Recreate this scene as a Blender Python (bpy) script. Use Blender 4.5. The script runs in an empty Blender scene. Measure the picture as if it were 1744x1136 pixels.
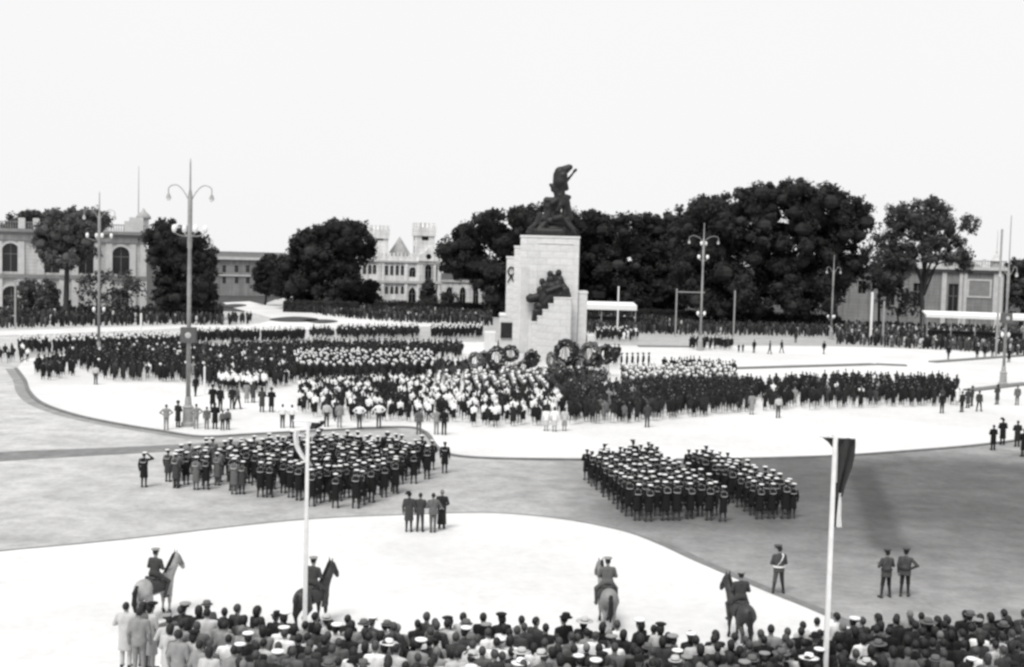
import bpy, math, random
import numpy as np
from mathutils import Vector, Matrix

random.seed(11)
rng = np.random.default_rng(11)
SC = bpy.context.scene
COL = SC.collection

# ------------------------------------------------------------------ camera
FPX, PW, PH = 2100.0, 1744.0, 1136.0          # focal length and frame in photograph pixels
CAMZ = 11.9
PITCH = math.atan(130.0 / FPX)
ROLL = math.radians(1.5)
_f = np.array([0, math.cos(PITCH), -math.sin(PITCH)])
_r0 = np.array([1.0, 0, 0]); _u0 = np.array([0, math.sin(PITCH), math.cos(PITCH)])
_r = _r0 * math.cos(ROLL) + _u0 * math.sin(ROLL)
_u = -_r0 * math.sin(ROLL) + _u0 * math.cos(ROLL)
cam = bpy.data.cameras.new("camera")
cam.sensor_width = 36.0
cam.lens = 36.0 * FPX / PW
cam.clip_start = 0.5
cam.clip_end = 6000
camo = bpy.data.objects.new("camera", cam)
camo.matrix_world = Matrix(((_r[0], _u[0], -_f[0], 0), (_r[1], _u[1], -_f[1], 0), (_r[2], _u[2], -_f[2], CAMZ), (0, 0, 0, 1)))
COL.objects.link(camo)
SC.camera = camo

# ------------------------------------------------------------------ sky, sun, exposure
SUN_EL, SUN_AZ = math.radians(58), math.radians(205)     # hazy sun, high, behind the camera
wd = bpy.data.worlds.new("World"); SC.world = wd
wd.use_nodes = True
nt = wd.node_tree; nt.nodes.clear()
sky = nt.nodes.new("ShaderNodeTexSky"); sky.sky_type = 'NISHITA'; sky.sun_disc = False
sky.sun_elevation = SUN_EL; sky.sun_rotation = SUN_AZ; sky.dust_density = 6.0; sky.air_density = 1.0
bw = nt.nodes.new("ShaderNodeRGBToBW")
tc = nt.nodes.new("ShaderNodeTexCoord")
cl = nt.nodes.new("ShaderNodeTexNoise"); cl.inputs['Scale'].default_value = 1.6; cl.inputs['Detail'].default_value = 4
nt.links.new(tc.outputs['Generated'], cl.inputs['Vector'])
m1 = nt.nodes.new("ShaderNodeMath"); m1.operation = 'MULTIPLY_ADD'; m1.inputs[1].default_value = 0.35; m1.inputs[2].default_value = 4.42
nt.links.new(cl.outputs['Fac'], m1.inputs[0])          # even overcast layer with faint cloud
m2 = nt.nodes.new("ShaderNodeMath"); m2.operation = 'MULTIPLY_ADD'; m2.inputs[1].default_value = 0.04
nt.links.new(sky.outputs['Color'], bw.inputs['Color']); nt.links.new(bw.outputs['Val'], m2.inputs[0]); nt.links.new(m1.outputs[0], m2.inputs[2])
bg = nt.nodes.new("ShaderNodeBackground"); bg.inputs['Strength'].default_value = 0.1
nt.links.new(m2.outputs[0], bg.inputs['Color'])
wo = nt.nodes.new("ShaderNodeOutputWorld"); nt.links.new(bg.outputs[0], wo.inputs['Surface'])

sl = bpy.data.lights.new("sun", 'SUN'); sl.energy = 1.5; sl.angle = math.radians(20); sl.color = (1, 0.985, 0.965)
so = bpy.data.objects.new("sun", sl)
sdir = Vector((math.sin(SUN_AZ) * math.cos(SUN_EL), math.cos(SUN_AZ) * math.cos(SUN_EL), math.sin(SUN_EL)))
so.rotation_euler = sdir.to_track_quat('Z', 'Y').to_euler(); so.location = (0, -40, 80)
COL.objects.link(so)
vs = SC.view_settings
vs.view_transform = 'Standard'; vs.look = 'None'; vs.gamma = 1.0; vs.exposure = 1.0; vs.use_curve_mapping = False
SC.cycles.filter_width = 2.8          # soft old lens
SC.cycles.max_bounces = 5; SC.cycles.diffuse_bounces = 3; SC.cycles.transparent_max_bounces = 8

# ------------------------------------------------------------------ geometry from the photograph's perspective
def ray(px, py):
    return _f + _r * ((px - PW / 2) / FPX) + _u * ((PH / 2 - py) / FPX)
def G(px, py, z=0.0):
    d = ray(px, py); t = (z - CAMZ) / d[2]
    return np.array([d[0] * t, d[1] * t, z])
def VP(px, py, Y):                      # point of the vertical plane at distance Y
    d = ray(px, py); t = Y / d[1]
    return np.array([d[0] * t, Y, CAMZ + d[2] * t])
def PIX(p):
    q = np.array(p, float) - np.array([0, 0, CAMZ]); w = q @ _f
    return PW / 2 + FPX * (q @ _r) / w, PH / 2 - FPX * (q @ _u) / w

# ------------------------------------------------------------------ materials (the photograph is monochrome)
MATS = {}
def mat(name, v, rough=0.85, noise=0.0, nscale=3.0, metal=0.0, spec=0.3, bump=0.0, trans=0.0):
    if name in MATS: return MATS[name]
    m = bpy.data.materials.new(name); m.use_nodes = True
    t = m.node_tree; b = t.nodes['Principled BSDF']
    b.inputs['Base Color'].default_value = (v, v, v, 1); b.inputs['Roughness'].default_value = rough
    b.inputs['Metallic'].default_value = metal
    b.inputs['Specular IOR Level'].default_value = spec
    if noise > 0:
        c = t.nodes.new("ShaderNodeTexCoord"); n = t.nodes.new("ShaderNodeTexNoise")
        n.inputs['Scale'].default_value = nscale; n.inputs['Detail'].default_value = 6; n.inputs['Roughness'].default_value = 0.62
        t.links.new(c.outputs['Object'], n.inputs['Vector'])
        r = t.nodes.new("ShaderNodeMapRange"); r.inputs['From Min'].default_value = 0.25; r.inputs['From Max'].default_value = 0.75
        r.inputs['To Min'].default_value = v * (1 - noise); r.inputs['To Max'].default_value = v * (1 + noise)
        t.links.new(n.outputs['Fac'], r.inputs['Value']); t.links.new(r.outputs['Result'], b.inputs['Base Color'])
        if bump:
            bp = t.nodes.new("ShaderNodeBump"); bp.inputs['Strength'].default_value = bump; bp.inputs['Distance'].default_value = 0.05
            t.links.new(n.outputs['Fac'], bp.inputs['Height']); t.links.new(bp.outputs['Normal'], b.inputs['Normal'])
    MATS[name] = m
    return m
mat('skin', 0.26, 0.6); mat('hair', 0.016, 0.6); mat('hair_brown', 0.05, 0.6); mat('hair_grey', 0.16, 0.7); mat('shoe', 0.012, 0.4, spec=0.5)
mat('black', 0.008, 0.9, 0.3, 6); mat('dark', 0.018, 0.9, 0.3, 6); mat('charcoal', 0.045, 0.9, 0.25, 6); mat('grey', 0.11, 0.9, 0.2, 6)
mat('mid', 0.23, 0.9, 0.2, 6); mat('light', 0.45, 0.9, 0.15, 6); mat('white', 0.74, 0.85, 0.08, 6)
mat('khaki', 0.06, 0.9, 0.25, 6); mat('leather', 0.02, 0.5, 0.3, 8, spec=0.5)
mat('bronze', 0.016, 0.55, 0.6, 2.0, spec=0.35); mat('stone', 0.66, 0.85, 0.16, 0.8, bump=0.2); mat('stone_b', 0.68, 0.85, 0.14, 1.1, bump=0.2); mat('stone_c', 0.63, 0.85, 0.18, 0.9, bump=0.2)
mat('joint', 0.55, 0.9, 0.2, 2)
mat('post_paint', 0.30, 0.6, 0.2, 3); mat('white_paint', 0.72, 0.6, 0.12, 4); mat('globe', 0.8, 0.25, spec=0.6)
mat('wall_cream', 0.42, 0.9, 0.28, 0.35); mat('wall_white', 0.72, 0.9, 0.14, 0.5); mat('wall_grey', 0.165, 0.9, 0.22, 0.5); mat('trim_grey', 0.23, 0.9, 0.2, 1); mat('trim_light', 0.54, 0.9, 0.15, 1)
mat('glass', 0.012, 0.25, spec=0.5); mat('frame_dark', 0.16, 0.7, 0.2, 4); mat('roof_slate', 0.32, 0.8, 0.25, 1.2)
mat('bark', 0.05, 0.95, 0.4, 3, bump=0.4); mat('canvas', 0.75, 0.9, 0.06, 1)
mat('wreath_dark', 0.025, 0.95, 0.6, 9); mat('wreath_mid', 0.09, 0.95, 0.7, 9); mat('flower', 0.22, 0.9, 0.6, 12)
mat('kerb', 0.16, 0.9, 0.3, 1.5); mat('gutter', 0.24, 0.9, 0.3, 0.8); mat('dark_strip', 0.17, 0.9, 0.35, 1.2); mat('bed', 0.05, 0.95, 0.5, 1.5)

def leaf_mat(name, v):
    m = bpy.data.materials.new(name); m.use_nodes = True
    t = m.node_tree; t.nodes.clear()
    o = t.nodes.new("ShaderNodeOutputMaterial"); d = t.nodes.new("ShaderNodeBsdfDiffuse"); tr = t.nodes.new("ShaderNodeBsdfTranslucent")
    c = t.nodes.new("ShaderNodeTexCoord"); n = t.nodes.new("ShaderNodeTexNoise"); n.inputs['Scale'].default_value = 0.35; n.inputs['Detail'].default_value = 5
    t.links.new(c.outputs['Object'], n.inputs['Vector'])
    r = t.nodes.new("ShaderNodeMapRange"); r.inputs['From Min'].default_value = 0.3; r.inputs['From Max'].default_value = 0.7
    r.inputs['To Min'].default_value = v * 0.65; r.inputs['To Max'].default_value = v * 1.45
    t.links.new(n.outputs['Fac'], r.inputs['Value'])
    for s in (d, tr): t.links.new(r.outputs['Result'], s.inputs['Color'])
    mx = t.nodes.new("ShaderNodeMixShader"); mx.inputs[0].default_value = 0.15
    t.links.new(d.outputs[0], mx.inputs[1]); t.links.new(tr.outputs[0], mx.inputs[2]); t.links.new(mx.outputs[0], o.inputs['Surface'])
    MATS[name] = m
leaf_mat('leaf_dark', 0.037); leaf_mat('leaf_mid', 0.072); leaf_mat('leaf_pale', 0.095)  # leaf_pale has the haze over the palace trees mixed into its colour

def wall_mat(name, v, course):
    """rendered masonry: faint courses, rain streaks and blotches"""
    m = bpy.data.materials.new(name); m.use_nodes = True
    t = m.node_tree; b = t.nodes['Principled BSDF']; b.inputs['Roughness'].default_value = 0.9; b.inputs['Specular IOR Level'].default_value = 0.2
    c = t.nodes.new("ShaderNodeTexCoord")
    def noise(scale, detail=6):
        mp = t.nodes.new("ShaderNodeMapping"); mp.inputs['Scale'].default_value = scale; t.links.new(c.outputs['Object'], mp.inputs['Vector'])
        n = t.nodes.new("ShaderNodeTexNoise"); n.inputs['Scale'].default_value = 1.0; n.inputs['Detail'].default_value = detail; n.inputs['Roughness'].default_value = 0.65
        t.links.new(mp.outputs[0], n.inputs['Vector']); return n.outputs['Fac']
    def rng_(src, a, bb, lo, hi):
        r = t.nodes.new("ShaderNodeMapRange"); r.inputs['From Min'].default_value = a; r.inputs['From Max'].default_value = bb; r.inputs['To Min'].default_value = lo; r.inputs['To Max'].default_value = hi
        t.links.new(src, r.inputs['Value']); return r.outputs['Result']
    def mul(a, bb):
        x = t.nodes.new("ShaderNodeMath"); x.operation = 'MULTIPLY'
        t.links.new(a, x.inputs[0]); t.links.new(bb, x.inputs[1]); return x.outputs[0]
    val = mul(rng_(noise((0.35, 0.35, 0.35)), 0.3, 0.7, v * 0.8, v * 1.15), rng_(noise((1.3, 1.3, 0.09), 5), 0.35, 0.72, 1.1, 0.62))
    sz = t.nodes.new("ShaderNodeSeparateXYZ"); t.links.new(c.outputs['Object'], sz.inputs[0])
    w = t.nodes.new("ShaderNodeMath"); w.operation = 'PINGPONG'; w.inputs[1].default_value = course / 2; t.links.new(sz.outputs['Z'], w.inputs[0])
    val = mul(val, rng_(w.outputs[0], 0.0, 0.07, 0.72, 1.0))
    t.links.new(val, b.inputs['Base Color']); MATS[name] = m
for _n in ('wall_cream', 'wall_white', 'wall_grey'): MATS.pop(_n)
wall_mat('wall_cream', 0.54, 0.62); wall_mat('wall_white', 0.84, 0.9); wall_mat('wall_grey', 0.27, 0.7)
# paving and asphalt
def ground_mat(name, kind):
    m = bpy.data.materials.new(name); m.use_nodes = True
    t = m.node_tree; b = t.nodes['Principled BSDF']; b.inputs['Roughness'].default_value = 0.9; b.inputs['Specular IOR Level'].default_value = 0.2
    c = t.nodes.new("ShaderNodeTexCoord")
    def noise(s, d=6, ro=0.6):
        n = t.nodes.new("ShaderNodeTexNoise"); n.inputs['Scale'].default_value = s; n.inputs['Detail'].default_value = d; n.inputs['Roughness'].default_value = ro
        t.links.new(c.outputs['Object'], n.inputs['Vector']); return n.outputs['Fac']
    def mrange(src, a, bb, lo, hi, smooth=False):
        r = t.nodes.new("ShaderNodeMapRange")
        if smooth: r.interpolation_type = 'SMOOTHSTEP'
        r.inputs['From Min'].default_value = a; r.inputs['From Max'].default_value = bb; r.inputs['To Min'].default_value = lo; r.inputs['To Max'].default_value = hi
        t.links.new(src, r.inputs['Value']); return r.outputs['Result']
    def mth(op, a, b2):
        x = t.nodes.new("ShaderNodeMath"); x.operation = op
        for i, q in enumerate((a, b2)):
            if isinstance(q, (int, float)): x.inputs[i].default_value = q
            else: t.links.new(q, x.inputs[i])
        return x.outputs[0]
    if kind == 'paving':
        v = mth('MULTIPLY', mrange(noise(0.12), 0.3, 0.7, 0.54, 0.65), mrange(noise(2.5), 0.3, 0.7, 0.94, 1.06))
        v = mth('MULTIPLY', v, mrange(noise(0.5, 8, 0.75), 0.56, 0.78, 1.0, 0.84))
        v = mth('MULTIPLY', v, mrange(noise(0.035, 3), 0.4, 0.65, 1.04, 0.93))
    else:
        # paler asphalt on one side of the square, darker asphalt on the other
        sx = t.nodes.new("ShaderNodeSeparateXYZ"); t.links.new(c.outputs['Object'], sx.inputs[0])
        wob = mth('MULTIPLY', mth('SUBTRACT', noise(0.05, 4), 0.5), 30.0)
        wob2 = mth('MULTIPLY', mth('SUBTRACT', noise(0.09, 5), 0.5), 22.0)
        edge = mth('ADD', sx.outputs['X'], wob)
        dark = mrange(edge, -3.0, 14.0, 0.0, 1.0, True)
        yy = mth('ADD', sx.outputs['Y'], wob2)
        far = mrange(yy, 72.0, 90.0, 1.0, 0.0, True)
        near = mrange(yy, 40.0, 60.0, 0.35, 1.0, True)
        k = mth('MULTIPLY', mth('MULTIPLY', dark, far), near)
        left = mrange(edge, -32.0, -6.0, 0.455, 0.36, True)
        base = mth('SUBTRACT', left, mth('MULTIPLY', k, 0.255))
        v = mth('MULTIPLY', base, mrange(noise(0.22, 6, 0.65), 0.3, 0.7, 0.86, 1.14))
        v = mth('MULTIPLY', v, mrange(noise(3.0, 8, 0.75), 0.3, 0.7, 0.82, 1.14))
        st = t.nodes.new("ShaderNodeMapping"); st.inputs['Scale'].default_value = (0.12, 0.4, 1); st.inputs['Rotation'].default_value = (0, 0, 0.25)
        t.links.new(c.outputs['Object'], st.inputs['Vector'])
        n2 = t.nodes.new("ShaderNodeTexNoise"); n2.inputs['Scale'].default_value = 1.0; n2.inputs['Detail'].default_value = 6
        t.links.new(st.outputs[0], n2.inputs['Vector'])
        v = mth('MULTIPLY', v, mrange(n2.outputs['Fac'], 0.35, 0.65, 0.95, 1.05))
        v = mth('MULTIPLY', v, mrange(noise(0.7, 7, 0.7), 0.40, 0.75, 1.07, 0.68))
        # one long soft-edged dark streak running from under the banner towards the policemen
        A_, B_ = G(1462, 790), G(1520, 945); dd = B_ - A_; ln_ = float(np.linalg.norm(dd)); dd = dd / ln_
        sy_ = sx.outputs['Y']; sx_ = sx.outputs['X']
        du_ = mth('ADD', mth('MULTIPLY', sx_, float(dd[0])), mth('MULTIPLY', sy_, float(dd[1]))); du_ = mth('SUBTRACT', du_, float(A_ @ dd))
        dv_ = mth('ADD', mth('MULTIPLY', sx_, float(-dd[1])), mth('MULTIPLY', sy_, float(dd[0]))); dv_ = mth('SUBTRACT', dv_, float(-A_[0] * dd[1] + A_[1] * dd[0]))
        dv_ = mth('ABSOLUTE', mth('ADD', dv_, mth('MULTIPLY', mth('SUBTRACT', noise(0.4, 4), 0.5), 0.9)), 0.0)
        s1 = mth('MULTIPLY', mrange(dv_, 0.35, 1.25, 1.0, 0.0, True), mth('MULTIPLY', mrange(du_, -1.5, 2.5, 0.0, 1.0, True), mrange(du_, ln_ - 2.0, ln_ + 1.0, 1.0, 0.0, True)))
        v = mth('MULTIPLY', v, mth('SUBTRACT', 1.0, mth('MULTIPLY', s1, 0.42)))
        bp = t.nodes.new("ShaderNodeBump"); bp.inputs['Strength'].default_value = 0.25; bp.inputs['Distance'].default_value = 0.02
        t.links.new(noise(9.0, 8, 0.7), bp.inputs['Height']); t.links.new(bp.outputs['Normal'], b.inputs['Normal'])
    t.links.new(v, b.inputs['Base Color'])
    MATS[name] = m
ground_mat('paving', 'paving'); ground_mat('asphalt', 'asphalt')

# ------------------------------------------------------------------ mesh helpers: arrays (V, F, mat) joined into one mesh per part
def np_mesh(name, chunks, smooth=False):
    """chunks: list of (verts Nx3, faces Mx3/Mx4 array or list of lists, material name or per-face array + list)"""
    vs_, loops, starts, tot, mi = [], [], [], 0, []
    names = []; off = 0; ls = 0
    for V, F, m in chunks:
        V = np.asarray(V, np.float32).reshape(-1, 3)
        if isinstance(F, np.ndarray):
            n = F.shape[1]; k = len(F)
            loops.append((F + off).ravel()); starts.append(np.arange(k) * n + ls); ls += k * n
        else:
            k = len(F)
            for f in F:
                loops.append(np.array(f) + off); starts.append(np.array([ls])); ls += len(f)
        if isinstance(m, tuple):
            idx, ml = m
            remap = []
            for q in ml:
                if q not in names: names.append(q)
                remap.append(names.index(q))
            mi.append(np.array(remap)[idx])
        else:
            if m not in names: names.append(m)
            mi.append(np.full(k, names.index(m)))
        vs_.append(V); off += len(V)
    V = np.concatenate(vs_); L = np.concatenate(loops).astype(np.int32); S = np.concatenate(starts).astype(np.int32); MI = np.concatenate(mi).astype(np.int32)
    me = bpy.data.meshes.new(name)
    me.vertices.add(len(V)); me.vertices.foreach_set('co', V.ravel())
    me.loops.add(len(L)); me.loops.foreach_set('vertex_index', L)
    me.polygons.add(len(S)); me.polygons.foreach_set('loop_start', S)
    for q in names: me.materials.append(MATS[q])
    me.polygons.foreach_set('material_index', MI)
    me.polygons.foreach_set('use_smooth', np.full(len(S), smooth))
    me.update(calc_edges=True)
    me.validate()
    return me
def link(name, me, parent=None, loc=(0, 0, 0), rz=0.0, scale=None):
    o = bpy.data.objects.new(name, me)
    COL.objects.link(o); o.location = tuple(float(q) for q in loc); o.rotation_euler = (0, 0, rz)
    if scale is not None: o.scale = (scale,) * 3 if isinstance(scale, (int, float)) else scale
    if parent is not None: o.parent = parent
    return o
def build(name, chunks, parent=None, loc=(0, 0, 0), rz=0.0, smooth=False):
    return link(name, np_mesh(name, chunks, smooth), parent, loc, rz)
def tag(o, label=None, cat=None, group=None, kind=None):
    if label: o['label'] = label
    if cat: o['category'] = cat
    if group: o['group'] = group
    if kind: o['kind'] = kind
    return o
def empty(name, loc, rz=0.0):
    o = bpy.data.objects.new(name, None); COL.objects.link(o); o.location = tuple(float(q) for q in loc); o.rotation_euler = (0, 0, rz); o.empty_display_size = 0.2
    return o
BOXF = np.array([[0, 3, 2, 1], [4, 5, 6, 7], [0, 1, 5, 4], [1, 2, 6, 5], [2, 3, 7, 6], [3, 0, 4, 7]])
def box(x0, x1, y0, y1, z0, z1, m):
    return (np.array([[x0, y0, z0], [x1, y0, z0], [x1, y1, z0], [x0, y1, z0], [x0, y0, z1], [x1, y0, z1], [x1, y1, z1], [x0, y1, z1]], float), BOXF, m)
def tube(pts, rad, m, n=8, cap=True):
    pts = np.array(pts, float); k = len(pts)
    rad = np.full(k, rad) if np.isscalar(rad) else np.array(rad, float)
    V = []
    ref = np.array([0.31, 0.23, 0.92])
    for i in range(k):
        d = pts[min(i + 1, k - 1)] - pts[max(i - 1, 0)]; d = d / (np.linalg.norm(d) + 1e-9)
        a = np.cross(d, ref if abs(d @ ref) < 0.95 else np.array([1.0, 0, 0])); a /= np.linalg.norm(a); b = np.cross(d, a)
        th = np.arange(n) * 2 * math.pi / n
        V.append(pts[i] + rad[i] * (np.cos(th)[:, None] * a + np.sin(th)[:, None] * b))
    V = np.concatenate(V); F = []
    for i in range(k - 1):
        for j in range(n):
            F.append([i * n + j, i * n + (j + 1) % n, (i + 1) * n + (j + 1) % n, (i + 1) * n + j])
    F = [list(q) for q in F]
    if cap: F.append(list(range(n))[::-1]); F.append(list(range((k - 1) * n, k * n)))
    return (V, F, m)
def lathe(prof, m, n=12, c=(0, 0, 0)):
    V = []; th = np.arange(n) * 2 * math.pi / n
    for r, z in prof: V.append(np.stack([c[0] + r * np.cos(th), c[1] + r * np.sin(th), np.full(n, c[2] + z)], 1))
    V = np.concatenate(V); k = len(prof)
    F = [[i * n + j, i * n + (j + 1) % n, (i + 1) * n + (j + 1) % n, (i + 1) * n + j] for i in range(k - 1) for j in range(n)]
    F.append(list(range(n))[::-1]); F.append(list(range((k - 1) * n, k * n)))
    return (V, F, m)
def ribbon(path, width_vec, thick_vec, m):
    p = np.array(path, float); w = np.array(width_vec, float); t = np.array(thick_vec, float)
    if w.ndim == 1: w = np.tile(w, (len(p), 1))
    if t.ndim == 1: t = np.tile(t, (len(p), 1))
    V = np.stack([p - w - t, p + w - t, p + w + t, p - w + t], 1).reshape(-1, 3); F = []
    for i in range(len(p) - 1):
        for j in range(4): F.append([i * 4 + j, i * 4 + (j + 1) % 4, i * 4 + 4 + (j + 1) % 4, i * 4 + 4 + j])
    F.append([3, 2, 1, 0]); e = (len(p) - 1) * 4; F.append([e, e + 1, e + 2, e + 3])
    return (V, F, m)
def smooth_path(pts, n=6, closed=False):
    p = [np.array(q, float) for q in pts]; out = []
    k = len(p)
    for i in range(k if closed else k - 1):
        p0 = p[(i - 1) % k] if closed or i > 0 else p[0]; p1 = p[i]; p2 = p[(i + 1) % k]; p3 = p[(i + 2) % k] if closed or i + 2 < k else p[-1]
        for j in range(n):
            t = j / n
            out.append(0.5 * ((2 * p1) + (-p0 + p2) * t + (2 * p0 - 5 * p1 + 4 * p2 - p3) * t * t + (-p0 + 3 * p1 - 3 * p2 + p3) * t ** 3))
    if not closed: out.append(p[-1])
    return np.array(out)
def inside(poly, x, y):
    c = False; n = len(poly); j = n - 1
    for i in range(n):
        xi, yi = poly[i][0], poly[i][1]; xj, yj = poly[j][0], poly[j][1]
        if (yi > y) != (yj > y) and x < (xj - xi) * (y - yi) / (yj - yi) + xi: c = not c
        j = i
    return c

# ------------------------------------------------------------------ continuous bodies: smooth union of tapered limbs, meshed in one skin
def L(a, b, ra, rb, m, sy=1.0, zc=None): return ('c', np.array(a, float), np.array(b, float), ra, rb, sy, zc, m)
def E(c, r, m): return ('e', np.array(c, float), np.array(r, float), 0, 0, 1.0, None, m)
def skin(prims, vox, k=0.03):
    """returns V, quads, (face material index, material names)"""
    lo = np.full(3, 1e9); hi = -lo
    for p in prims:
        if p[0] == 'c':
            R = max(p[3], p[4]); q = np.array([R, R * max(p[5], 1), R])
            lo = np.minimum(lo, np.minimum(p[1], p[2]) - q); hi = np.maximum(hi, np.maximum(p[1], p[2]) + q)
        else:
            lo = np.minimum(lo, p[1] - p[2]); hi = np.maximum(hi, p[1] + p[2])
    lo -= vox * 2; hi += vox * 2
    n = np.ceil((hi - lo) / vox).astype(int) + 1
    ax = [lo[i] + np.arange(n[i]) * vox for i in range(3)]
    X, Y, Z = np.meshgrid(*ax, indexing='ij')
    D = None; best = None; names = []
    for p in prims:
        if p[7] not in names: names.append(p[7])
        mi = names.index(p[7])
        if p[0] == 'c':
            sy = p[5]; a = p[1].copy(); b = p[2].copy(); cy = (a[1] + b[1]) / 2 if sy != 1 else 0
            y = (Y - cy) / sy + cy if sy != 1 else Y
            ba = b - a; l2 = ba @ ba + 1e-12
            h = np.clip(((X - a[0]) * ba[0] + (y - a[1]) * ba[1] + (Z - a[2]) * ba[2]) / l2, 0, 1)
            d = np.sqrt((X - a[0] - h * ba[0]) ** 2 + (y - a[1] - h * ba[1]) ** 2 + (Z - a[2] - h * ba[2]) ** 2) - (p[3] + (p[4] - p[3]) * h)
            if sy < 1: d = d * (sy * 0.5 + 0.5)
            if p[6] is not None: d = np.maximum(d, p[6] - Z)
        else:
            d = (np.sqrt(((X - p[1][0]) / p[2][0]) ** 2 + ((Y - p[1][1]) / p[2][1]) ** 2 + ((Z - p[1][2]) / p[2][2]) ** 2) - 1) * p[2].min()
        if D is None: D = d; best = d.copy(); M = np.full(d.shape, mi, np.int8)
        else:
            w = d < best; M[w] = mi; best = np.minimum(best, d)
            h = np.clip(0.5 + 0.5 * (D - d) / k, 0, 1)
            D = D * (1 - h) + d * h - k * h * (1 - h)
    S = D < 0
    c = [slice(None, -1), slice(1, None)]
    acc = np.zeros(tuple(n - 1) + (3,)); cnt = np.zeros(tuple(n - 1))
    def corner(A, i, j, q): return A[c[i], c[j], c[q]]
    for ax_ in range(3):
        for s in range(4):
            o0 = [0, 0, 0]; oth = [q for q in range(3) if q != ax_]
            o0[oth[0]] = s & 1; o0[oth[1]] = s >> 1
            o1 = list(o0); o1[ax_] = 1
            d0 = corner(D, *o0); d1 = corner(D, *o1)
            x = (d0 < 0) != (d1 < 0)
            t = np.where(x, d0 / np.where(x, d0 - d1, 1), 0)
            for q in range(3):
                val = o0[q] + (t if q == ax_ else 0)
                acc[..., q] += np.where(x, val, 0)
            cnt += x
    act = cnt > 0
    idx = np.full(act.shape, -1); idx[act] = np.arange(act.sum())
    ii = np.argwhere(act)
    V = (ii + acc[act] / cnt[act][:, None]) * vox + lo
    Fs, Ms = [], []
    for ax_ in range(3):
        a, b = [q for q in range(3) if q != ax_]
        sl0 = [slice(1, -1)] * 3; sl1 = [slice(1, -1)] * 3
        sl0[ax_] = slice(0, -1); sl1[ax_] = slice(1, None)
        s0 = S[tuple(sl0)]; s1 = S[tuple(sl1)]
        e = np.argwhere(s0 != s1)
        if not len(e): continue
        st = s0[tuple(e.T)]
        base = e.copy(); base[:, a] += 1; base[:, b] += 1       # node index
        def cell(da, db):
            q = base.copy(); q[:, a] -= da; q[:, b] -= db
            return idx[tuple(q.T)]
        F = np.stack([cell(1, 1), cell(0, 1), cell(0, 0), cell(1, 0)], 1)
        flip = st if ax_ != 1 else ~st
        F[~flip] = F[~flip][:, ::-1]
        node = base.copy(); node[~st, ax_] += 1
        Fs.append(F); Ms.append(M[tuple(node.T)])
    F = np.concatenate(Fs); MI = np.concatenate(Ms).astype(int)
    ok = (F >= 0).all(1)
    return V, F[ok], (MI[ok], names)

ORD = ("zeroth first second third fourth fifth sixth seventh eighth ninth tenth eleventh twelfth thirteenth fourteenth fifteenth sixteenth "
       "seventeenth eighteenth nineteenth").split()
TENS = ["", "", "twent", "thirt", "fort", "fift", "sixt", "sevent", "eight", "ninet"]
def ordinal(n):
    if n < 20: return ORD[n]
    return TENS[n // 10] + ("ieth" if n % 10 == 0 else "y-" + ORD[n % 10])

# ================================================================== GROUND
def world(pts, z=0.0): return np.array([G(*p) for p in pts]) + np.array([0, 0, z])
def prism(poly, z0, z1, m):
    n = len(poly); b = np.array(poly, float).copy(); b[:, 2] = z0; t = b.copy(); t[:, 2] = z1
    ar = sum(t[i][0] * t[(i + 1) % n][1] - t[(i + 1) % n][0] * t[i][1] for i in range(n))
    if ar < 0: b = b[::-1]; t = t[::-1]
    F = [list(range(n, 2 * n))] + [[i, (i + 1) % n, n + (i + 1) % n, n + i] for i in range(n)]
    return (np.concatenate([b, t]), F, m)
def sheet(poly, z, m):
    t = np.array(poly, float).copy(); t[:, 2] = z; n = len(t)
    ar = sum(t[i][0] * t[(i + 1) % n][1] - t[(i + 1) % n][0] * t[i][1] for i in range(n))
    if ar < 0: t = t[::-1]
    return (t, [list(range(n))], m)
def band(path, w0, w1, z0, z1, m):
    """strip following a path, from offset w0 to w1 on its outer side, top at z1"""
    p = np.array(path, float)[:, :2]
    d = np.gradient(p, axis=0); d /= np.linalg.norm(d, axis=1)[:, None] + 1e-9
    nrm = np.stack([d[:, 1], -d[:, 0]], 1)
    a = p + nrm * w0; b = p + nrm * w1; k = len(p)
    V = np.concatenate([np.c_[a, np.full(k, z1)], np.c_[b, np.full(k, z1)], np.c_[a, np.full(k, z0)], np.c_[b, np.full(k, z0)]])
    F = []
    for i in range(k - 1):
        F += [[i, k + i, k + i + 1, i + 1], [2 * k + i, i, i + 1, 2 * k + i + 1], [k + i, 3 * k + i, 3 * k + i + 1, k + i + 1]]
    return (V, F, m)

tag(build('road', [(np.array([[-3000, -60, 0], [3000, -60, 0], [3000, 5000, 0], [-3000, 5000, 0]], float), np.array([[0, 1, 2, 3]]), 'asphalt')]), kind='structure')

KH = 0.11
edge_low = smooth_path(world([(30, 628), (45, 648), (53, 668), (76, 688), (130, 707), (200, 722), (280, 735), (345, 744), (430, 740), (560, 733), (690, 728), (728, 738), (752, 766), (800, 779), (960, 783), (1200, 783), (1400, 778), (1500, 772), (1640, 761), (1744, 749), (1900, 730)]), 6)
edge_up = smooth_path(world([(1900, 612), (1744, 603), (1420, 591), (1080, 590), (830, 584), (570, 585), (400, 590), (100, 606), (40, 616)]), 4)
PLAZA = np.concatenate([edge_low, edge_up])
tag(build('pavement', [prism(PLAZA, 0.0, KH, 'paving')]), kind='structure')
k_ = build('kerb', [band(edge_low, 0.004, 0.28, 0, KH - 0.008, 'kerb')]); tag(k_, kind='structure')
k_ = build('gutter_strip', [band(edge_low[0:60], 0.29, 1.1, -0.01, 0.006, 'gutter')]); tag(k_, kind='structure')
k_ = build('kerb', [band(edge_up, 0.004, 0.28, 0, KH - 0.008, 'kerb')]); tag(k_, kind='structure')

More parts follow.
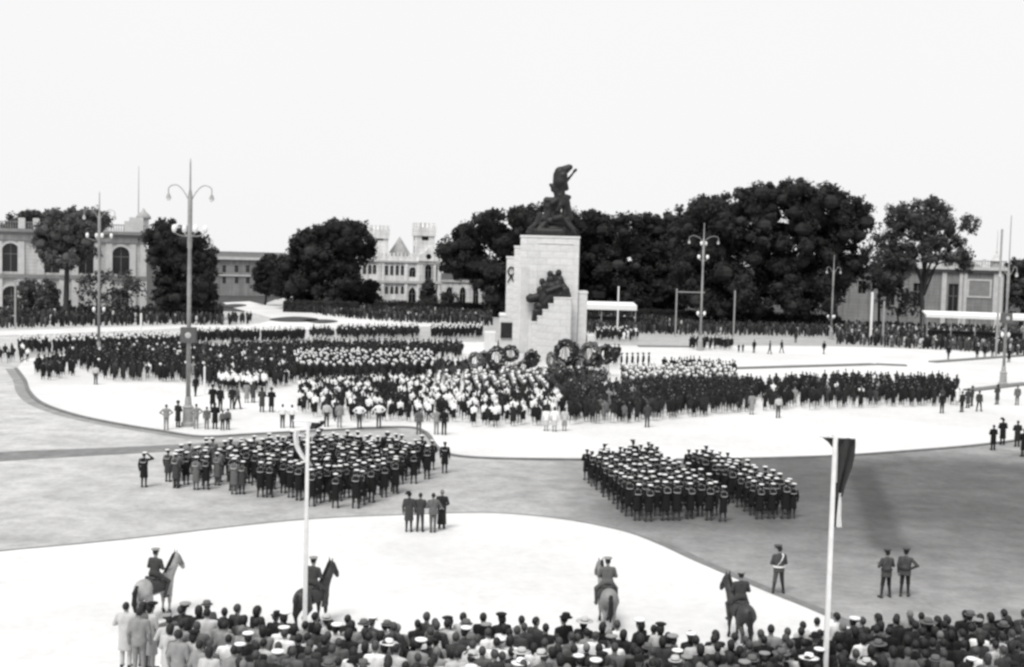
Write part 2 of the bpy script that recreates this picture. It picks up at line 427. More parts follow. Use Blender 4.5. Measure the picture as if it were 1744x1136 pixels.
edge_near = smooth_path(world([(-200, 965), (0, 944), (200, 925), (500, 891), (700, 881), (840, 878), (960, 889), (1060, 909), (1120, 931), (1180, 959), (1300, 1011), (1390, 1048), (1500, 1100), (1600, 1160), (1680, 1230)]), 6)
NEARP = np.concatenate([edge_near, world([(1700, 1600), (1700, 3000), (-700, 3000), (-700, 1600)])])
tag(build('pavement', [prism(NEARP, 0.0, KH, 'paving')]), kind='structure')
k_ = build('kerb', [band(edge_near[::-1], 0.004, 0.26, 0, KH - 0.006, 'kerb')]); tag(k_, kind='structure')
k_ = build('gutter_strip', [band(edge_near[46:][::-1], 0.27, 0.75, -0.01, 0.006, 'dark_strip')]); tag(k_, kind='structure')

tag(build('path', [sheet(smooth_path(world([(-60, 782), (0, 770), (200, 762), (400, 752), (560, 743), (570, 750), (400, 763), (200, 774), (0, 786), (-60, 796)]), 3), 0.008, 'dark_strip')]), kind='structure')  # long flat strip, darker than the road around it
FARP = world([(-120, 590), (0, 573), (160, 567), (310, 561), (520, 562), (740, 557), (830, 557), (700, 549), (560, 537), (500, 527), (450, 520), (425, 514), (380, 516), (395, 524), (440, 536), (470, 545), (440, 552), (380, 555), (310, 555), (160, 559), (0, 565), (-120, 578)])
tag(build('pavement', [prism(FARP, 0.0, 0.10, 'paving')]), kind='structure')
for pl in ([(460, 545), (500, 541), (540, 544), (530, 549), (480, 549)], [(515, 547), (555, 546), (575, 549), (545, 552)], [(375, 522), (400, 519), (420, 521), (395, 525)]):
    tag(build('lawn', [prism(smooth_path(world(pl), 4, True), 0.06, 0.22, 'bed')]), kind='structure')
mat('turf', 0.045, 0.95, 0.5, 0.4)
for poly in ([(-400, 238), (-52, 238), (-58, 300), (-120, 5000), (-3000, 5000), (-3000, 238)], [(-46, 246), (-5, 244), (14, 236), (60, 234), (110, 222), (3000, 222), (3000, 5000), (-60, 5000)]):
    tag(build('lawn', [sheet(np.array([(a, b, 0) for a, b in poly], float), 0.02, 'turf')]), kind='structure')
# low kerb walls across the far side of the plaza
for a, b in (((1258, 629), (1494, 622)), ((1596, 618), (1760, 606)), ((1494, 622), (1545, 624)), ((1090, 591), (1180, 592)), ((1660, 667), (1760, 655))):
    A, B = G(*a, KH), G(*b, KH); u = (B - A) / np.linalg.norm(B - A); nn = np.array([-u[1], u[0], 0])
    V = np.array([A, B, B + nn * 1.2, A + nn * 1.2]); V2 = V + np.array([0, 0, 0.16])
    tag(build('kerb', [(np.concatenate([V, V2]), BOXF, 'kerb')]), kind='structure')
TZ = 1.0
_tf = [G(x, y + 26, TZ + 1.72) for x, y in ((150, 1023), (300, 1024), (400, 1030), (500, 1036), (760, 1045), (900, 1044), (1100, 1056), (1260, 1068), (1330, 1064), (1380, 1052), (1450, 1044), (1560, 1036), (1850, 1036))]
TERR = np.array([[p[0], p[1] + 1.1, 0] for p in _tf] + [[17.0, 16.0, 0], [-4.6, 16.0, 0]])
tag(build('spectator_terrace', [prism(TERR, 0.0, TZ, 'paving')]), kind='structure')
def gz(x, y):
    return KH if inside(PLAZA, x, y) or inside(NEARP, x, y) else 0.0
def GP(px, py):
    p = G(px, py); z = gz(p[0], p[1])
    return G(px, py, z)
# ================================================================== PEOPLE
def human(top='dark', bottom='dark', coat=None, arms='down', step=0.0, hair='hair', hat=None, shirt=None, hands=False, wide=1.0, skirt=None, calf='skin', shoe='shoe', face=True, boots=None, turn=0.0, spread=0.0):
    """limbs of a standing figure facing +Y, feet at z = 0, about 1.73 m tall"""
    p = []
    lx = 0.10 + spread
    for s in (-1, 1):
        fy = s * step
        hip = (s * 0.09, 0, 0.90); kn = (s * (0.095 + spread * 0.5), fy * 0.55 + 0.02, 0.49); an = (s * lx, fy, 0.10)
        cm = calf if skirt or calf != 'skin' else bottom
        if boots: cm = boots
        tw = 0.092 if not skirt else 0.085
        p += [L(hip, kn, tw, 0.068, bottom), L(kn, an, 0.064 if not skirt else 0.055, 0.058 if not (skirt or boots) else 0.044, cm)]
        p += [L((s * lx, fy - 0.03, 0.05), (s * (lx + 0.025), fy + 0.15, 0.042), 0.05, 0.042, shoe)]
    p += [L((-0.07, 0, 0.95), (0.07, 0, 0.95), 0.125, 0.125, bottom if not coat else top, 0.85)]
    p += [L((-0.055, 0, 1.06), (-0.085, 0, 1.30), 0.12 * wide, 0.125 * wide, top, 0.85), L((0.055, 0, 1.06), (0.085, 0, 1.30), 0.12 * wide, 0.125 * wide, top, 0.85)]
    p += [L((-0.13 * wide, 0, 1.385), (0.13 * wide, 0, 1.385), 0.082, 0.082, top), L((0, -0.01, 1.40), (0, 0.0, 1.47), 0.085, 0.06, top)]
    if coat is not None: p += [L((0, 0, 1.05), (0, 0, coat - 0.1), 0.165, 0.215, top, 0.82, coat)]
    elif shirt is None: p += [L((0, 0, 1.0), (0, 0, 0.84), 0.165, 0.175, top, 0.80, 0.80)]
    if skirt is not None: p += [L((0, 0, 0.98), (0, 0, skirt - 0.1), 0.15, 0.225, bottom, 0.85, skirt)]
    AR = {'down': [((0.255, -0.03, 1.13), (0.255, 0.05, 0.88))] * 2, 'behind': [((0.285, -0.11, 1.16), (0.06, -0.20, 1.02))] * 2,
          'folded': [((0.295, 0.03, 1.15), (-0.02, 0.23, 1.20))] * 2, 'hips': [((0.42, -0.07, 1.19), (0.20, 0.03, 1.03))] * 2,
          'hip': [((0.255, -0.03, 1.13), (0.255, 0.05, 0.88)), ((0.43, -0.05, 1.20), (0.20, 0.06, 1.05))],
          'salute': [((0.255, -0.03, 1.13), (0.255, 0.05, 0.88)), ((0.43, 0.10, 1.44), (0.14, 0.12, 1.66))],
          'front': [((0.27, 0.04, 1.13), (0.10, 0.24, 1.05))] * 2, 'link': [((0.27, 0.02, 1.13), (0.12, 0.22, 1.08)), ((0.34, 0.03, 1.16), (0.22, 0.20, 1.10))],
          'reach': [((0.255, -0.03, 1.13), (0.255, 0.05, 0.88)), ((0.33, 0.15, 1.22), (0.42, 0.38, 1.22))]}[arms]
    for s, (e, w) in zip((-1, 1), AR):
        e = np.array([e[0] * s * wide, e[1], e[2]]); w = np.array([w[0] * s, w[1], w[2]])
        p += [L((s * 0.195 * wide, 0, 1.395), e, 0.066, 0.054, top), L(e, w, 0.052, 0.042, top)]
        d = (w - e) / np.linalg.norm(w - e)
        p += [L(w + d * 0.03, w + d * 0.085, 0.033, 0.036, 'skin', 0.8)]
        if hands:
            side = np.cross(d, np.array([s * 1.0, 0, 0])); side /= np.linalg.norm(side) + 1e-9
            for i, (q, ln) in enumerate(((-0.033, 0.070), (-0.011, 0.085), (0.011, 0.080), (0.033, 0.062))):
                a = w + d * 0.105 + side * q; b = a + d * ln * 0.6 + np.array([-s * 0.008, 0.012, 0]); c = b + d * ln * 0.35 + np.array([-s * 0.02, 0.012, 0])
                p += [L(a, b, 0.0115, 0.0105, 'skin'), L(b, c, 0.0105, 0.009, 'skin')]
            a = w + d * 0.05 - side * 0.035; p += [L(a, a + d * 0.05 - side * 0.03, 0.014, 0.011, 'skin')]
    p += [L((0, -0.005, 1.45), (0, 0.012, 1.55), 0.055, 0.052, 'skin')]
    p += [E((0, 0.015, 1.635), (0.076, 0.096, 0.115), 'skin'), E((0, 0.04, 1.575), (0.055, 0.06, 0.055), 'skin')]
    if face:
        p += [L((0, 0.10, 1.65), (0, 0.125, 1.615), 0.012, 0.017, 'skin'), E((0.078, 0.0, 1.63), (0.014, 0.024, 0.034), 'skin'), E((-0.078, 0.0, 1.63), (0.014, 0.024, 0.034), 'skin')]
    if hair and hair != 'bun': p += [E((0, -0.006, 1.665), (0.083, 0.098, 0.098), hair), E((0, -0.05, 1.64), (0.072, 0.056, 0.075), hair)]
    if hair == 'bun': p += [E((0, -0.01, 1.665), (0.095, 0.105, 0.10), 'hair'), E((0, -0.055, 1.60), (0.10, 0.075, 0.12), 'hair')]
    if hat == 'sailor': p += [L((0, 0, 1.735), (0, 0, 1.74), 0.15, 0.15, 'white', 1, 1.69)]
    if hat == 'dark': p += [L((0, 0, 1.725), (0, 0, 1.74), 0.11, 0.10, 'black', 1, 1.69)]
    if hat == 'pale': p += [L((0, 0, 1.725), (0, 0, 1.74), 0.12, 0.11, 'light', 1, 1.69)]
    return p

_mesh_cache = {}
def person_mesh(key, vox=0.03, **kw):
    if key not in _mesh_cache:
        V, F, m = skin(human(**kw), vox, 0.025)
        _mesh_cache[key] = np_mesh('person_body', [(V, F, m)], True)
    return _mesh_cache[key]
# headgear and trim, shared by all who wear them
SAILOR_CAP = np_mesh('sailor_cap', [lathe([(0.098, 1.672), (0.102, 1.715)], 'black', 14, (0, 0.0, 0)), lathe([(0.100, 1.7152), (0.128, 1.734), (0.130, 1.752), (0.10, 1.768), (0.03, 1.773)], 'white', 16)], True)
def peaked(mt, nm):
    n = 12; th = np.linspace(-1.1, 1.1, n); V = []
    for t in th: V += [[0.098 * math.sin(t), 0.098 * math.cos(t), 1.695], [0.125 * math.sin(t), 0.165 * math.cos(t), 1.672]]
    V = np.array(V); V = np.concatenate([V, V + np.array([0, 0, -0.008])]); F = []
    for i in range(n - 1):
        F += [[2 * i, 2 * i + 2, 2 * i + 3, 2 * i + 1], [2 * n + 2 * i + 1, 2 * n + 2 * i + 3, 2 * n + 2 * i + 2, 2 * n + 2 * i], [2 * i + 1, 2 * i + 3, 2 * n + 2 * i + 3, 2 * n + 2 * i + 1]]
    return np_mesh(nm, [lathe([(0.097, 1.685), (0.10, 1.725)], 'black', 14), lathe([(0.1005, 1.7252), (0.148, 1.755), (0.14, 1.782), (0.06, 1.792), (0.01, 1.793)], mt, 16), (V, F, 'leather')], True)
PEAKED_DARK = peaked('khaki', 'peaked_cap'); PEAKED_PALE = peaked('mid', 'peaked_cap_pale'); PEAKED_WHITE = peaked('white', 'peaked_cap_white')
def brim_hat(mt, r=0.165): return np_mesh('brim_hat', [lathe([(0.10, 1.692), (r, 1.688), (r, 1.697), (0.108, 1.70), (0.104, 1.77), (0.085, 1.80), (0.02, 1.795)], mt, 16), lathe([(0.109, 1.7005), (0.107, 1.728)], 'black', 16)], True)
FEDORA = {m: brim_hat(m) for m in ('black', 'grey', 'light', 'white')}
STRAW = {m: brim_hat(m, 0.23) for m in ('white', 'light', 'grey')}
BERET = {m: np_mesh('beret', [lathe([(0.09, 1.70), (0.14, 1.735), (0.14, 1.755), (0.09, 1.775), (0.01, 1.78)], m, 14)], True) for m in ('black', 'white', 'grey')}
_path = smooth_path([(-0.10, -0.035, 1.49), (-0.145, -0.105, 1.435), (-0.145, -0.16, 1.30), (0, -0.172, 1.275), (0.145, -0.16, 1.30), (0.145, -0.105, 1.435), (0.10, -0.035, 1.49)], 4)
COLLAR = np_mesh('collar_trim', [ribbon(_path, (0, -0.003, 0.012), (0, 0.008, 0), 'white')], False)
CROSSBELT = np_mesh('crossbelt', [ribbon(smooth_path([(0.09, -0.03, 1.475), (0.10, -0.105, 1.42), (0.03, -0.155, 1.28), (-0.08, -0.15, 1.12), (-0.15, -0.09, 1.03)], 4), (0.018, 0, 0.012), (0, 0.012, 0), 'white')], False)
def ring(z, rx, ry, h, m): 
    th = np.linspace(0, 2 * math.pi, 25); return ribbon(np.stack([rx * np.cos(th), ry * np.sin(th), np.full(25, z)], 1), (0, 0, h), np.stack([0.006 * np.cos(th), 0.006 * np.sin(th), th * 0], 1), m)
WHITE_BELT = np_mesh('waist_belt', [ring(1.03, 0.205, 0.170, 0.03, 'white')], False)
DARK_BELT = np_mesh('waist_belt_dark', [ring(1.03, 0.205, 0.170, 0.032, 'leather')], False)

def place(name, me, px, py, rz, label, cat, group=None, parts=(), scale=1.0, pos=None, flip=False):
    p = GP(px, py) if pos is None else pos
    o = link(name, me, None, p, rz, (scale * (-1 if flip else 1), scale, scale))
    tag(o, label, cat, group)
    for nm, pm in parts:
        c_ = link(nm, pm, o)
        if nm in ('cap', 'hat', 'beret'): c_.rotation_euler = (random.gauss(0, 0.02), random.gauss(0, 0.02), random.gauss(0, 0.2))
    return o

# ---- sailors in the two formations on the road
SB = {}
SB['stand'] = person_mesh('sailor_a', 0.026, top='black', bottom='black', coat=0.52, calf='dark', boots='charcoal', hair='hair', arms='down')
SB['wide'] = person_mesh('sailor_b', 0.026, top='black', bottom='black', coat=0.48, calf='dark', boots='charcoal', arms='down', wide=1.18, spread=0.03)
SB['front'] = person_mesh('sailor_c', 0.026, top='black', bottom='black', coat=0.50, calf='dark', boots='grey', arms='front')
SB['salute'] = person_mesh('sailor_d', 0.026, top='black', bottom='black', coat=0.50, calf='dark', boots='charcoal', arms='salute')
SB['pale'] = person_mesh('sailor_e', 0.026, top='charcoal', bottom='charcoal', coat=0.50, calf='dark', boots='charcoal', arms='down')
SB['pale_front'] = person_mesh('sailor_f', 0.026, top='grey', bottom='charcoal', coat=0.48, calf='dark', boots='grey', arms='front', wide=1.04)
SPARTS = (('cap', SAILOR_CAP), ('collar_trim', COLLAR))
def grid_in(poly_w, du, dv, ang, jitter, origin=None):
    """rows across (u) and ranks away (v) inside a world polygon; returns list of (rank, x, y), ranks from far to near"""
    P_ = np.array(poly_w)[:, :2]; c = P_.mean(0) if origin is None else np.array(origin[:2])
    U = np.array([math.cos(ang), math.sin(ang)]); V = np.array([-math.sin(ang), math.cos(ang)])
    lu = (P_ - c) @ U; lv = (P_ - c) @ V; out = []
    nv = int((lv.max() - lv.min()) / dv) + 2
    for j in range(nv):
        v = lv.max() - j * dv; u = lu.min() + (0.5 * du if j % 2 and jitter > 0.1 else 0)
        while u <= lu.max() + 1e-6:
            q = c + U * (u + random.gauss(0, jitter)) + V * (v + random.gauss(0, jitter))
            if inside(P_, q[0], q[1]): out.append((j, q[0], q[1]))
            u += du
    return out
n_sail = 0
def sailor_formation(spots, words_, count_from, group, ang=0.0, salute=0.0):
    global n_sail
    ranks = {}
    for j, x, y in spots: ranks.setdefault(j, []).append((x, y))
    r = 0
    for j in sorted(ranks):
        r += 1
        row = sorted(ranks[j], key=lambda q: -q[0])
        for i, (x, y) in enumerate(row):
            kind = random.choices(['stand', 'wide', 'front'], [3, 6, 2])[0]
            if random.random() < salute: kind = 'salute'
            if words_.startswith('looser') and random.random() < np.clip((-11.5 - x) / 6, 0, 0.85): kind = random.choice(['pale', 'pale', 'pale_front'])
            s = random.uniform(0.92, 1.05)
            place('uniformed_person', SB[kind], 0, 0, ang + random.gauss(0, 0.12), f"white-capped sailor, {words_}, {ordinal(r)} rank from the monument, {ordinal(i + 1)} file from the {count_from}", 'sailor', group, SPARTS, s, np.array([x, y, gz(x, y)]))
            n_sail += 1
# wider block, six or seven files
nearL, nearR, farL, farR = G(1080, 887), G(1230, 887), G(1001, 818), G(1106, 810)
spots = []
for j in range(12):
    t = 1 - j / 11
    a = nearL * (1 - t) + farL * t; b = nearR * (1 - t) + farR * t
    nf = 7
    for i in range(nf):
        q = a * (1 - i / (nf - 1)) + b * (i / (nf - 1)); spots.append((j, q[0] + random.gauss(0, 0.06), q[1] + random.gauss(0, 0.09)))
sailor_formation(spots, 'wider block', 'banner pole', 'sailors of the wider block', 0.1)
nearL, nearR, farL, farR = G(1297, 885), G(1355, 884), G(1170, 817), G(1214, 813)
spots = []
for j in range(12):
    t = 1 - j / 11
    a = nearL * (1 - t) + farL * t; b = nearR * (1 - t) + farR * t
    for i in range(4):
        q = a * (1 - i / 3) + b * (i / 3); spots.append((j, q[0] + random.gauss(0, 0.06), q[1] + random.gauss(0, 0.09)))
sailor_formation(spots, 'narrower block', 'banner pole', 'sailors of the narrower block', 0.1)
for (px, py, kd, me_, lb) in ((1077, 806, 'wide', PEAKED_DARK, 'tall dark officer standing behind the far ranks of the wider sailor block'),
                         (1028, 812, 'wide', PEAKED_WHITE, 'officer in pale peaked cap at the corner of the wider sailor block'),
                         (1103, 808, 'stand', PEAKED_WHITE, 'officer in pale cap between the two sailor blocks')):
    place('uniformed_person', SB[kd], px, py, 0.1, lb, 'officer', None, (('cap', me_),), 1.06)
# looser formation with saluting men at its end
polyL = world([(268, 828), (315, 808), (385, 798), (500, 786), (640, 784), (735, 796), (748, 812), (690, 836), (600, 870), (485, 858), (385, 842), (330, 840)])
sp = grid_in(polyL, 0.78, 1.02, 0.10, 0.19)
sailor_formation(sp, 'looser formation', 'four men', 'sailors of the looser formation', -0.15, 0.12)
for px, py, lb in ((245, 830, 'sailor saluting alone at the outer end of the looser formation'), (757, 806, 'dark-coated sailor standing apart behind the four men in suits')):
    place('uniformed_person', SB['salute' if px < 300 else 'stand'], px, py, -0.1, lb, 'sailor', None, SPARTS, 1.0)
for px, py, lb in ((660, 792, 'officer with his back turned at the far edge of the looser formation'), (545, 784, 'officer standing by the pale hanging flag cloth')):
    place('uniformed_person', SB['wide'], px, py, 0.0, lb, 'officer', None, (('cap', PEAKED_DARK),), 1.03)

# ---- policemen on foot, the four men, and people scattered over the square
H = 0.016
def hero(key, **kw): return person_mesh(key, H, hands=True, **kw)
place('uniformed_person', hero('cop1', top='khaki', bottom='khaki', coat=0.84, boots='leather', arms='front', step=0.17, spread=0.16, hair='hair'), 1325, 1013, 0.15,
      'policeman with white crossbelt walking along the kerb', 'policeman', 'policemen on foot', (('cap', PEAKED_DARK), ('crossbelt', CROSSBELT), ('waist_belt', WHITE_BELT)), 1.02)
place('uniformed_person', hero('cop2', top='khaki', bottom='dark', coat=0.78, boots='leather', arms='folded', spread=0.09, step=0.03), 1508, 1018, 0.25,
      'policeman with folded arms beside the one with hand on hip', 'policeman', 'policemen on foot', (('cap', PEAKED_DARK), ('waist_belt', DARK_BELT)), 1.0)
place('uniformed_person', hero('cop3', top='khaki', bottom='dark', coat=0.80, boots='leather', arms='hip', spread=0.02, step=0.06), 1540, 1016, -0.5,
      'policeman with hand on hip next to his colleague', 'policeman', 'policemen on foot', (('cap', PEAKED_DARK), ('waist_belt', DARK_BELT)), 1.0)
place('person', hero('four1', top='charcoal', bottom='charcoal', coat=0.52, arms='down', boots='charcoal', hair='hair'), 696, 906, 0.0, 'person in dark coat and black hat, outermost of the four men by the kerb', 'man', 'four men by the kerb', (('hat', FEDORA['black']),), 0.98)
place('person', hero('four2', top='charcoal', bottom='charcoal', arms='front', spread=0.02), 715, 906, -0.1, 'bareheaded man in grey suit second in the row of four', 'man', 'four men by the kerb', (), 0.96)
place('person', hero('four3', top='grey', bottom='grey', arms='link', spread=-0.02, hair='hair'), 737, 907, 0.1, 'man in paler grey suit third in the row of four, arms folded', 'man', 'four men by the kerb', (), 0.97)
place('person', hero('four4', top='dark', bottom='dark', coat=0.22, arms='behind', hair='hair_grey'), 752, 901, 0.0, 'grey-haired man in long dark overcoat, hands behind his back', 'man', 'four men by the kerb', (), 0.98)

BD = {}
for mt in ('black', 'dark', 'charcoal', 'grey', 'mid', 'light', 'white'):
    BD['suit_' + mt] = person_mesh('suit_' + mt, 0.032, top=mt, bottom=mt if mt not in ('white', 'light') else 'charcoal', arms='down', shirt='w' if mt in ('white', 'light') else None, hair={'grey': 'hair_brown', 'charcoal': 'hair_brown', 'white': 'hair_brown'}.get(mt, 'hair'))
    BD['coat_' + mt] = person_mesh('coat_' + mt, 0.032, top=mt, bottom=mt, coat=0.42, arms='front', hair='bun' if mt in ('charcoal', 'mid', 'light') else 'hair')
    BD['walk_' + mt] = person_mesh('walk_' + mt, 0.032, top=mt, bottom='dark' if mt != 'white' else 'charcoal', arms='down', step=0.22)
BD['dress_white'] = person_mesh('dress_w', 0.032, top='white', bottom='light', skirt=0.42, hair='bun')
BD['dress_light'] = person_mesh('dress_l', 0.032, top='light', bottom='mid', skirt=0.4, hair='bun')
BD['dress_grey'] = person_mesh('dress_g', 0.032, top='mid', bottom='mid', skirt=0.35, hair='bun')
BD['pale_suit'] = person_mesh('pale_suit', 0.032, top='mid', bottom='mid', arms='hips')
BD['boy'] = person_mesh('boy', 0.032, top='white', bottom='charcoal', arms='hips', shirt='w')
BD['shorts'] = person_mesh('shorts', 0.032, top='grey', bottom='dark', arms='down', calf='skin', shirt='w')
SCAT = [  # px, py, body, scale, turn, headgear, label
 (283, 732, 'pale_suit', 0.95, 0.2, None, 'boy in pale suit standing outermost beside the tall lamp post'),
 (303, 728, 'coat_dark', 1.0, -0.4, FEDORA['black'], 'person in long dark coat leaning to the tall lamp post'),
 (334, 730, 'pale_suit', 0.94, 0.5, None, 'pale figure standing close behind the lamp post base'),
 (352, 731, 'suit_grey', 0.85, 0.2, None, 'child in grey beside the dark-coated adult near the lamp post'),
 (366, 731, 'coat_black', 1.0, 0.0, None, 'adult in dark coat between the children near the lamp post'),
 (379, 733, 'shorts', 0.76, 0.3, None, 'small child in shorts standing by the lamp post group'),
 (388, 732, 'shorts', 0.80, -0.2, None, 'child with bare legs at the edge of the lamp post group'),
 (362, 698, 'coat_black', 1.05, 0.2, FEDORA['black'], 'man in black coat and hat in the pair behind the children'),
 (375, 700, 'suit_black', 1.05, -0.3, None, 'tall bareheaded man in black in the pair behind the children'),
 (395, 697, 'suit_dark', 1.0, 0.1, None, 'dark-suited man strolling beside one in grey'),
 (404, 697, 'walk_grey', 1.0, -0.7, None, 'man in grey striding past the crowd edge'),
 (420, 686, 'dress_grey', 0.95, 0.2, None, 'woman in pale dress standing behind the strollers'),
 (431, 686, 'coat_charcoal', 0.95, -0.2, None, 'woman in grey coat beside the pale dress'),
 (446, 702, 'coat_charcoal', 1.05, 0.0, FEDORA['grey'], 'broad man in grey overcoat at the crowd edge'),
 (462, 702, 'coat_black', 1.02, 0.0, FEDORA['black'], 'man in black overcoat and hat beside the grey overcoat'),
 (481, 729, 'boy', 0.92, 0.15, None, 'boy in white shirt and dark trousers with one mate beside him'),
 (497, 729, 'boy', 0.90, -0.15, None, 'boy in white shirt closer to the pale flag cloth'),
 (163, 655, 'suit_light', 0.98, 0.0, None, 'pale figure standing apart before the far dark crowd'),
 (333, 675, 'walk_black', 0.95, 0.6, None, 'dark figure passing behind the tall lamp post'),
 (713, 740, 'suit_grey', 1.0, 0.1, PEAKED_DARK, 'uniformed man in grey alone on the kerb of the plaza'),
 (743, 740, 'pale_suit', 1.0, 0.0, None, 'man in pale suit beside a dark-suited one on the plaza kerb'),
 (756, 741, 'suit_black', 1.03, 0.0, None, 'dark-suited man beside the pale suit on the plaza kerb'),
 (1638, 702, 'suit_dark', 1.0, 0.4, None, 'man in dark suit just outside the far end of the crowd'),
 (1655, 692, 'suit_charcoal', 1.0, 0.8, FEDORA['grey'], 'man in charcoal and grey hat in the small group by the crowd end'),
 (1667, 701, 'walk_charcoal', 1.0, -0.8, None, 'man stepping away from the small group by the crowd end'),
 (1648, 695, 'coat_charcoal', 0.97, 0.2, None, 'woman in charcoal coat in the small group by the crowd end'),
 (1698, 689, 'coat_charcoal', 1.0, 0.3, FEDORA['black'], 'person in coat at the foot of the lamp post by the long canopy'),
 (1732, 690, 'suit_grey', 1.0, 0.0, None, 'man in grey standing alone beyond the lamp post foot'),
 (1691, 767, 'coat_black', 0.97, 0.1, None, 'shorter man in black coat of the group at the curved kerb'),
 (1707, 758, 'coat_black', 1.05, 0.0, FEDORA['black'], 'tall man in black coat and hat at the curved kerb'),
 (1732, 761, 'coat_dark', 1.02, -0.1, None, 'man in dark coat beside the tall man at the curved kerb'),
 (1743, 778, 'coat_black', 1.04, 0.2, None, 'dark figure cut by the picture edge at the curved kerb'),
 (1284, 601, 'suit_black', 1.0, 0.4, None, 'dark-suited man first of the three crossing the far pavement'),
 (1311, 603, 'walk_black', 1.02, 1.2, None, 'man mid-stride between two others on the far pavement'),
 (1331, 601, 'walk_black', 1.0, -1.2, None, 'man striding away last of the three on the far pavement'),
 (1403, 603, 'walk_black', 1.0, 0.3, None, 'dark figure standing before the short lamp post'),
 (1355, 584, 'suit_dark', 1.0, 0.0, None, 'lone man on the grey ring road by the far crowd'),
 (1258, 600, 'coat_black', 0.62, 0.0, None, 'small dark child beside the group around the many-lamped post'),
 (1265, 600, 'coat_black', 0.64, 0.2, None, 'taller dark child beside the group around the many-lamped post'),
 (1615, 612, 'walk_black', 1.05, 0.0, None, 'man walking alone before the far pale crowd'),
 (1664, 609, 'coat_black', 1.05, 0.0, None, 'dark man in the pair close to the canopy lamp post'),
 (1677, 609, 'suit_black', 1.05, 0.1, None, 'dark-suited man of the pair close to the canopy lamp post'),
 (1690, 607, 'suit_dark', 1.03, 0.1, None, 'man behind the pair close to the canopy lamp post'),
 (1718, 617, 'coat_black', 1.05, 0.0, None, 'man in black beyond the canopy lamp post'),
 (1272, 668, 'suit_dark', 1.0, 0.1, None, 'dark man standing apart between sailors with rifles and the long crowd'),
 (1325, 712, 'suit_light', 1.0, 0.0, None, 'man in pale shirt standing out before the long dark crowd'),
 (1280, 706, 'dress_grey', 1.0, 0.0, None, 'woman in pale dress at the edge of the long dark crowd'),
 (1102, 728, 'suit_charcoal', 1.02, 0.0, PEAKED_DARK, 'uniformed man in grey at the corner of the suited crowd'),
 (1604, 704, 'suit_black', 1.0, 0.0, None, 'dark figure with pale collar stepping out of the long crowd'),
 (612, 729, 'boy', 0.98, 0.0, None, 'man in white shirt with hands on hips behind the students'),
 (645, 728, 'boy', 1.02, 0.1, None, 'broad man in white shirt, hands on hips, beside the students'),
 (578, 728, 'suit_mid', 1.0, 0.0, None, 'man in mid-grey jacket behind the students'),
 (556, 727, 'suit_light', 1.0, 0.2, None, 'man in light jacket at the flag side of the students'),
 (930, 734, 'dress_white', 0.93, 0.1, None, 'woman in white dress at the student side of the white-clad row'),
 (944, 735, 'dress_white', 0.97, -0.1, None, 'woman in white dress in the middle of the white-clad row'),
 (961, 734, 'dress_light', 0.92, 0.0, None, 'woman in off-white dress at the suited end of the white-clad row'),
]
for px, py, b, s, t, hat, lb in SCAT:
    place('person', BD[b], px, py, t, lb, 'person', None, (('hat', hat),) if hat is not None else (), s)
for i in range(6):
    place('uniformed_person', BD['suit_black'], 1058 + i * 9.3, 629 - i * 0.2, 1.2 + random.gauss(0, 0.1), f"dark-uniformed man, {ordinal(i + 1)} from the monument in the line of six", 'guard', 'line of six guards', (('cap', PEAKED_DARK),), 1.0)

# ---- the near crowd, seen from behind
CROWD_FRONT = [(185, 1023), (300, 1024), (400, 1030), (500, 1038), (620, 1044), (760, 1047), (900, 1046), (1010, 1056), (1100, 1060), (1180, 1066), (1260, 1072), (1330, 1068), (1380, 1052), (1450, 1044), (1560, 1036), (1650, 1036), (1790, 1036)]
def front_y(px):
    xs = [q[0] for q in CROWD_FRONT]; return float(np.interp(px, xs, [q[1] for q in CROWD_FRONT]))
HB = {}
for mt in ('black', 'dark', 'charcoal', 'grey', 'mid', 'light', 'white'):
    HB['man_' + mt] = person_mesh('suit_' + mt, 0.028)
    HB['woman_' + mt] = person_mesh('woman_' + mt, 0.032, top=mt, bottom=mt, coat=0.4, hair='bun', arms='front')
    HB['stout_' + mt] = person_mesh('stout_' + mt, 0.032, top=mt, bottom=mt, coat=0.5, wide=1.12, arms='folded', hair={'dark': 'hair_grey', 'mid': 'hair_grey', 'grey': 'hair_brown'}.get(mt, 'hair'))
cw = {'black': 'black', 'dark': 'dark', 'charcoal': 'charcoal', 'grey': 'grey', 'mid': 'pale grey', 'light': 'light', 'white': 'white'}
n_crowd = 0
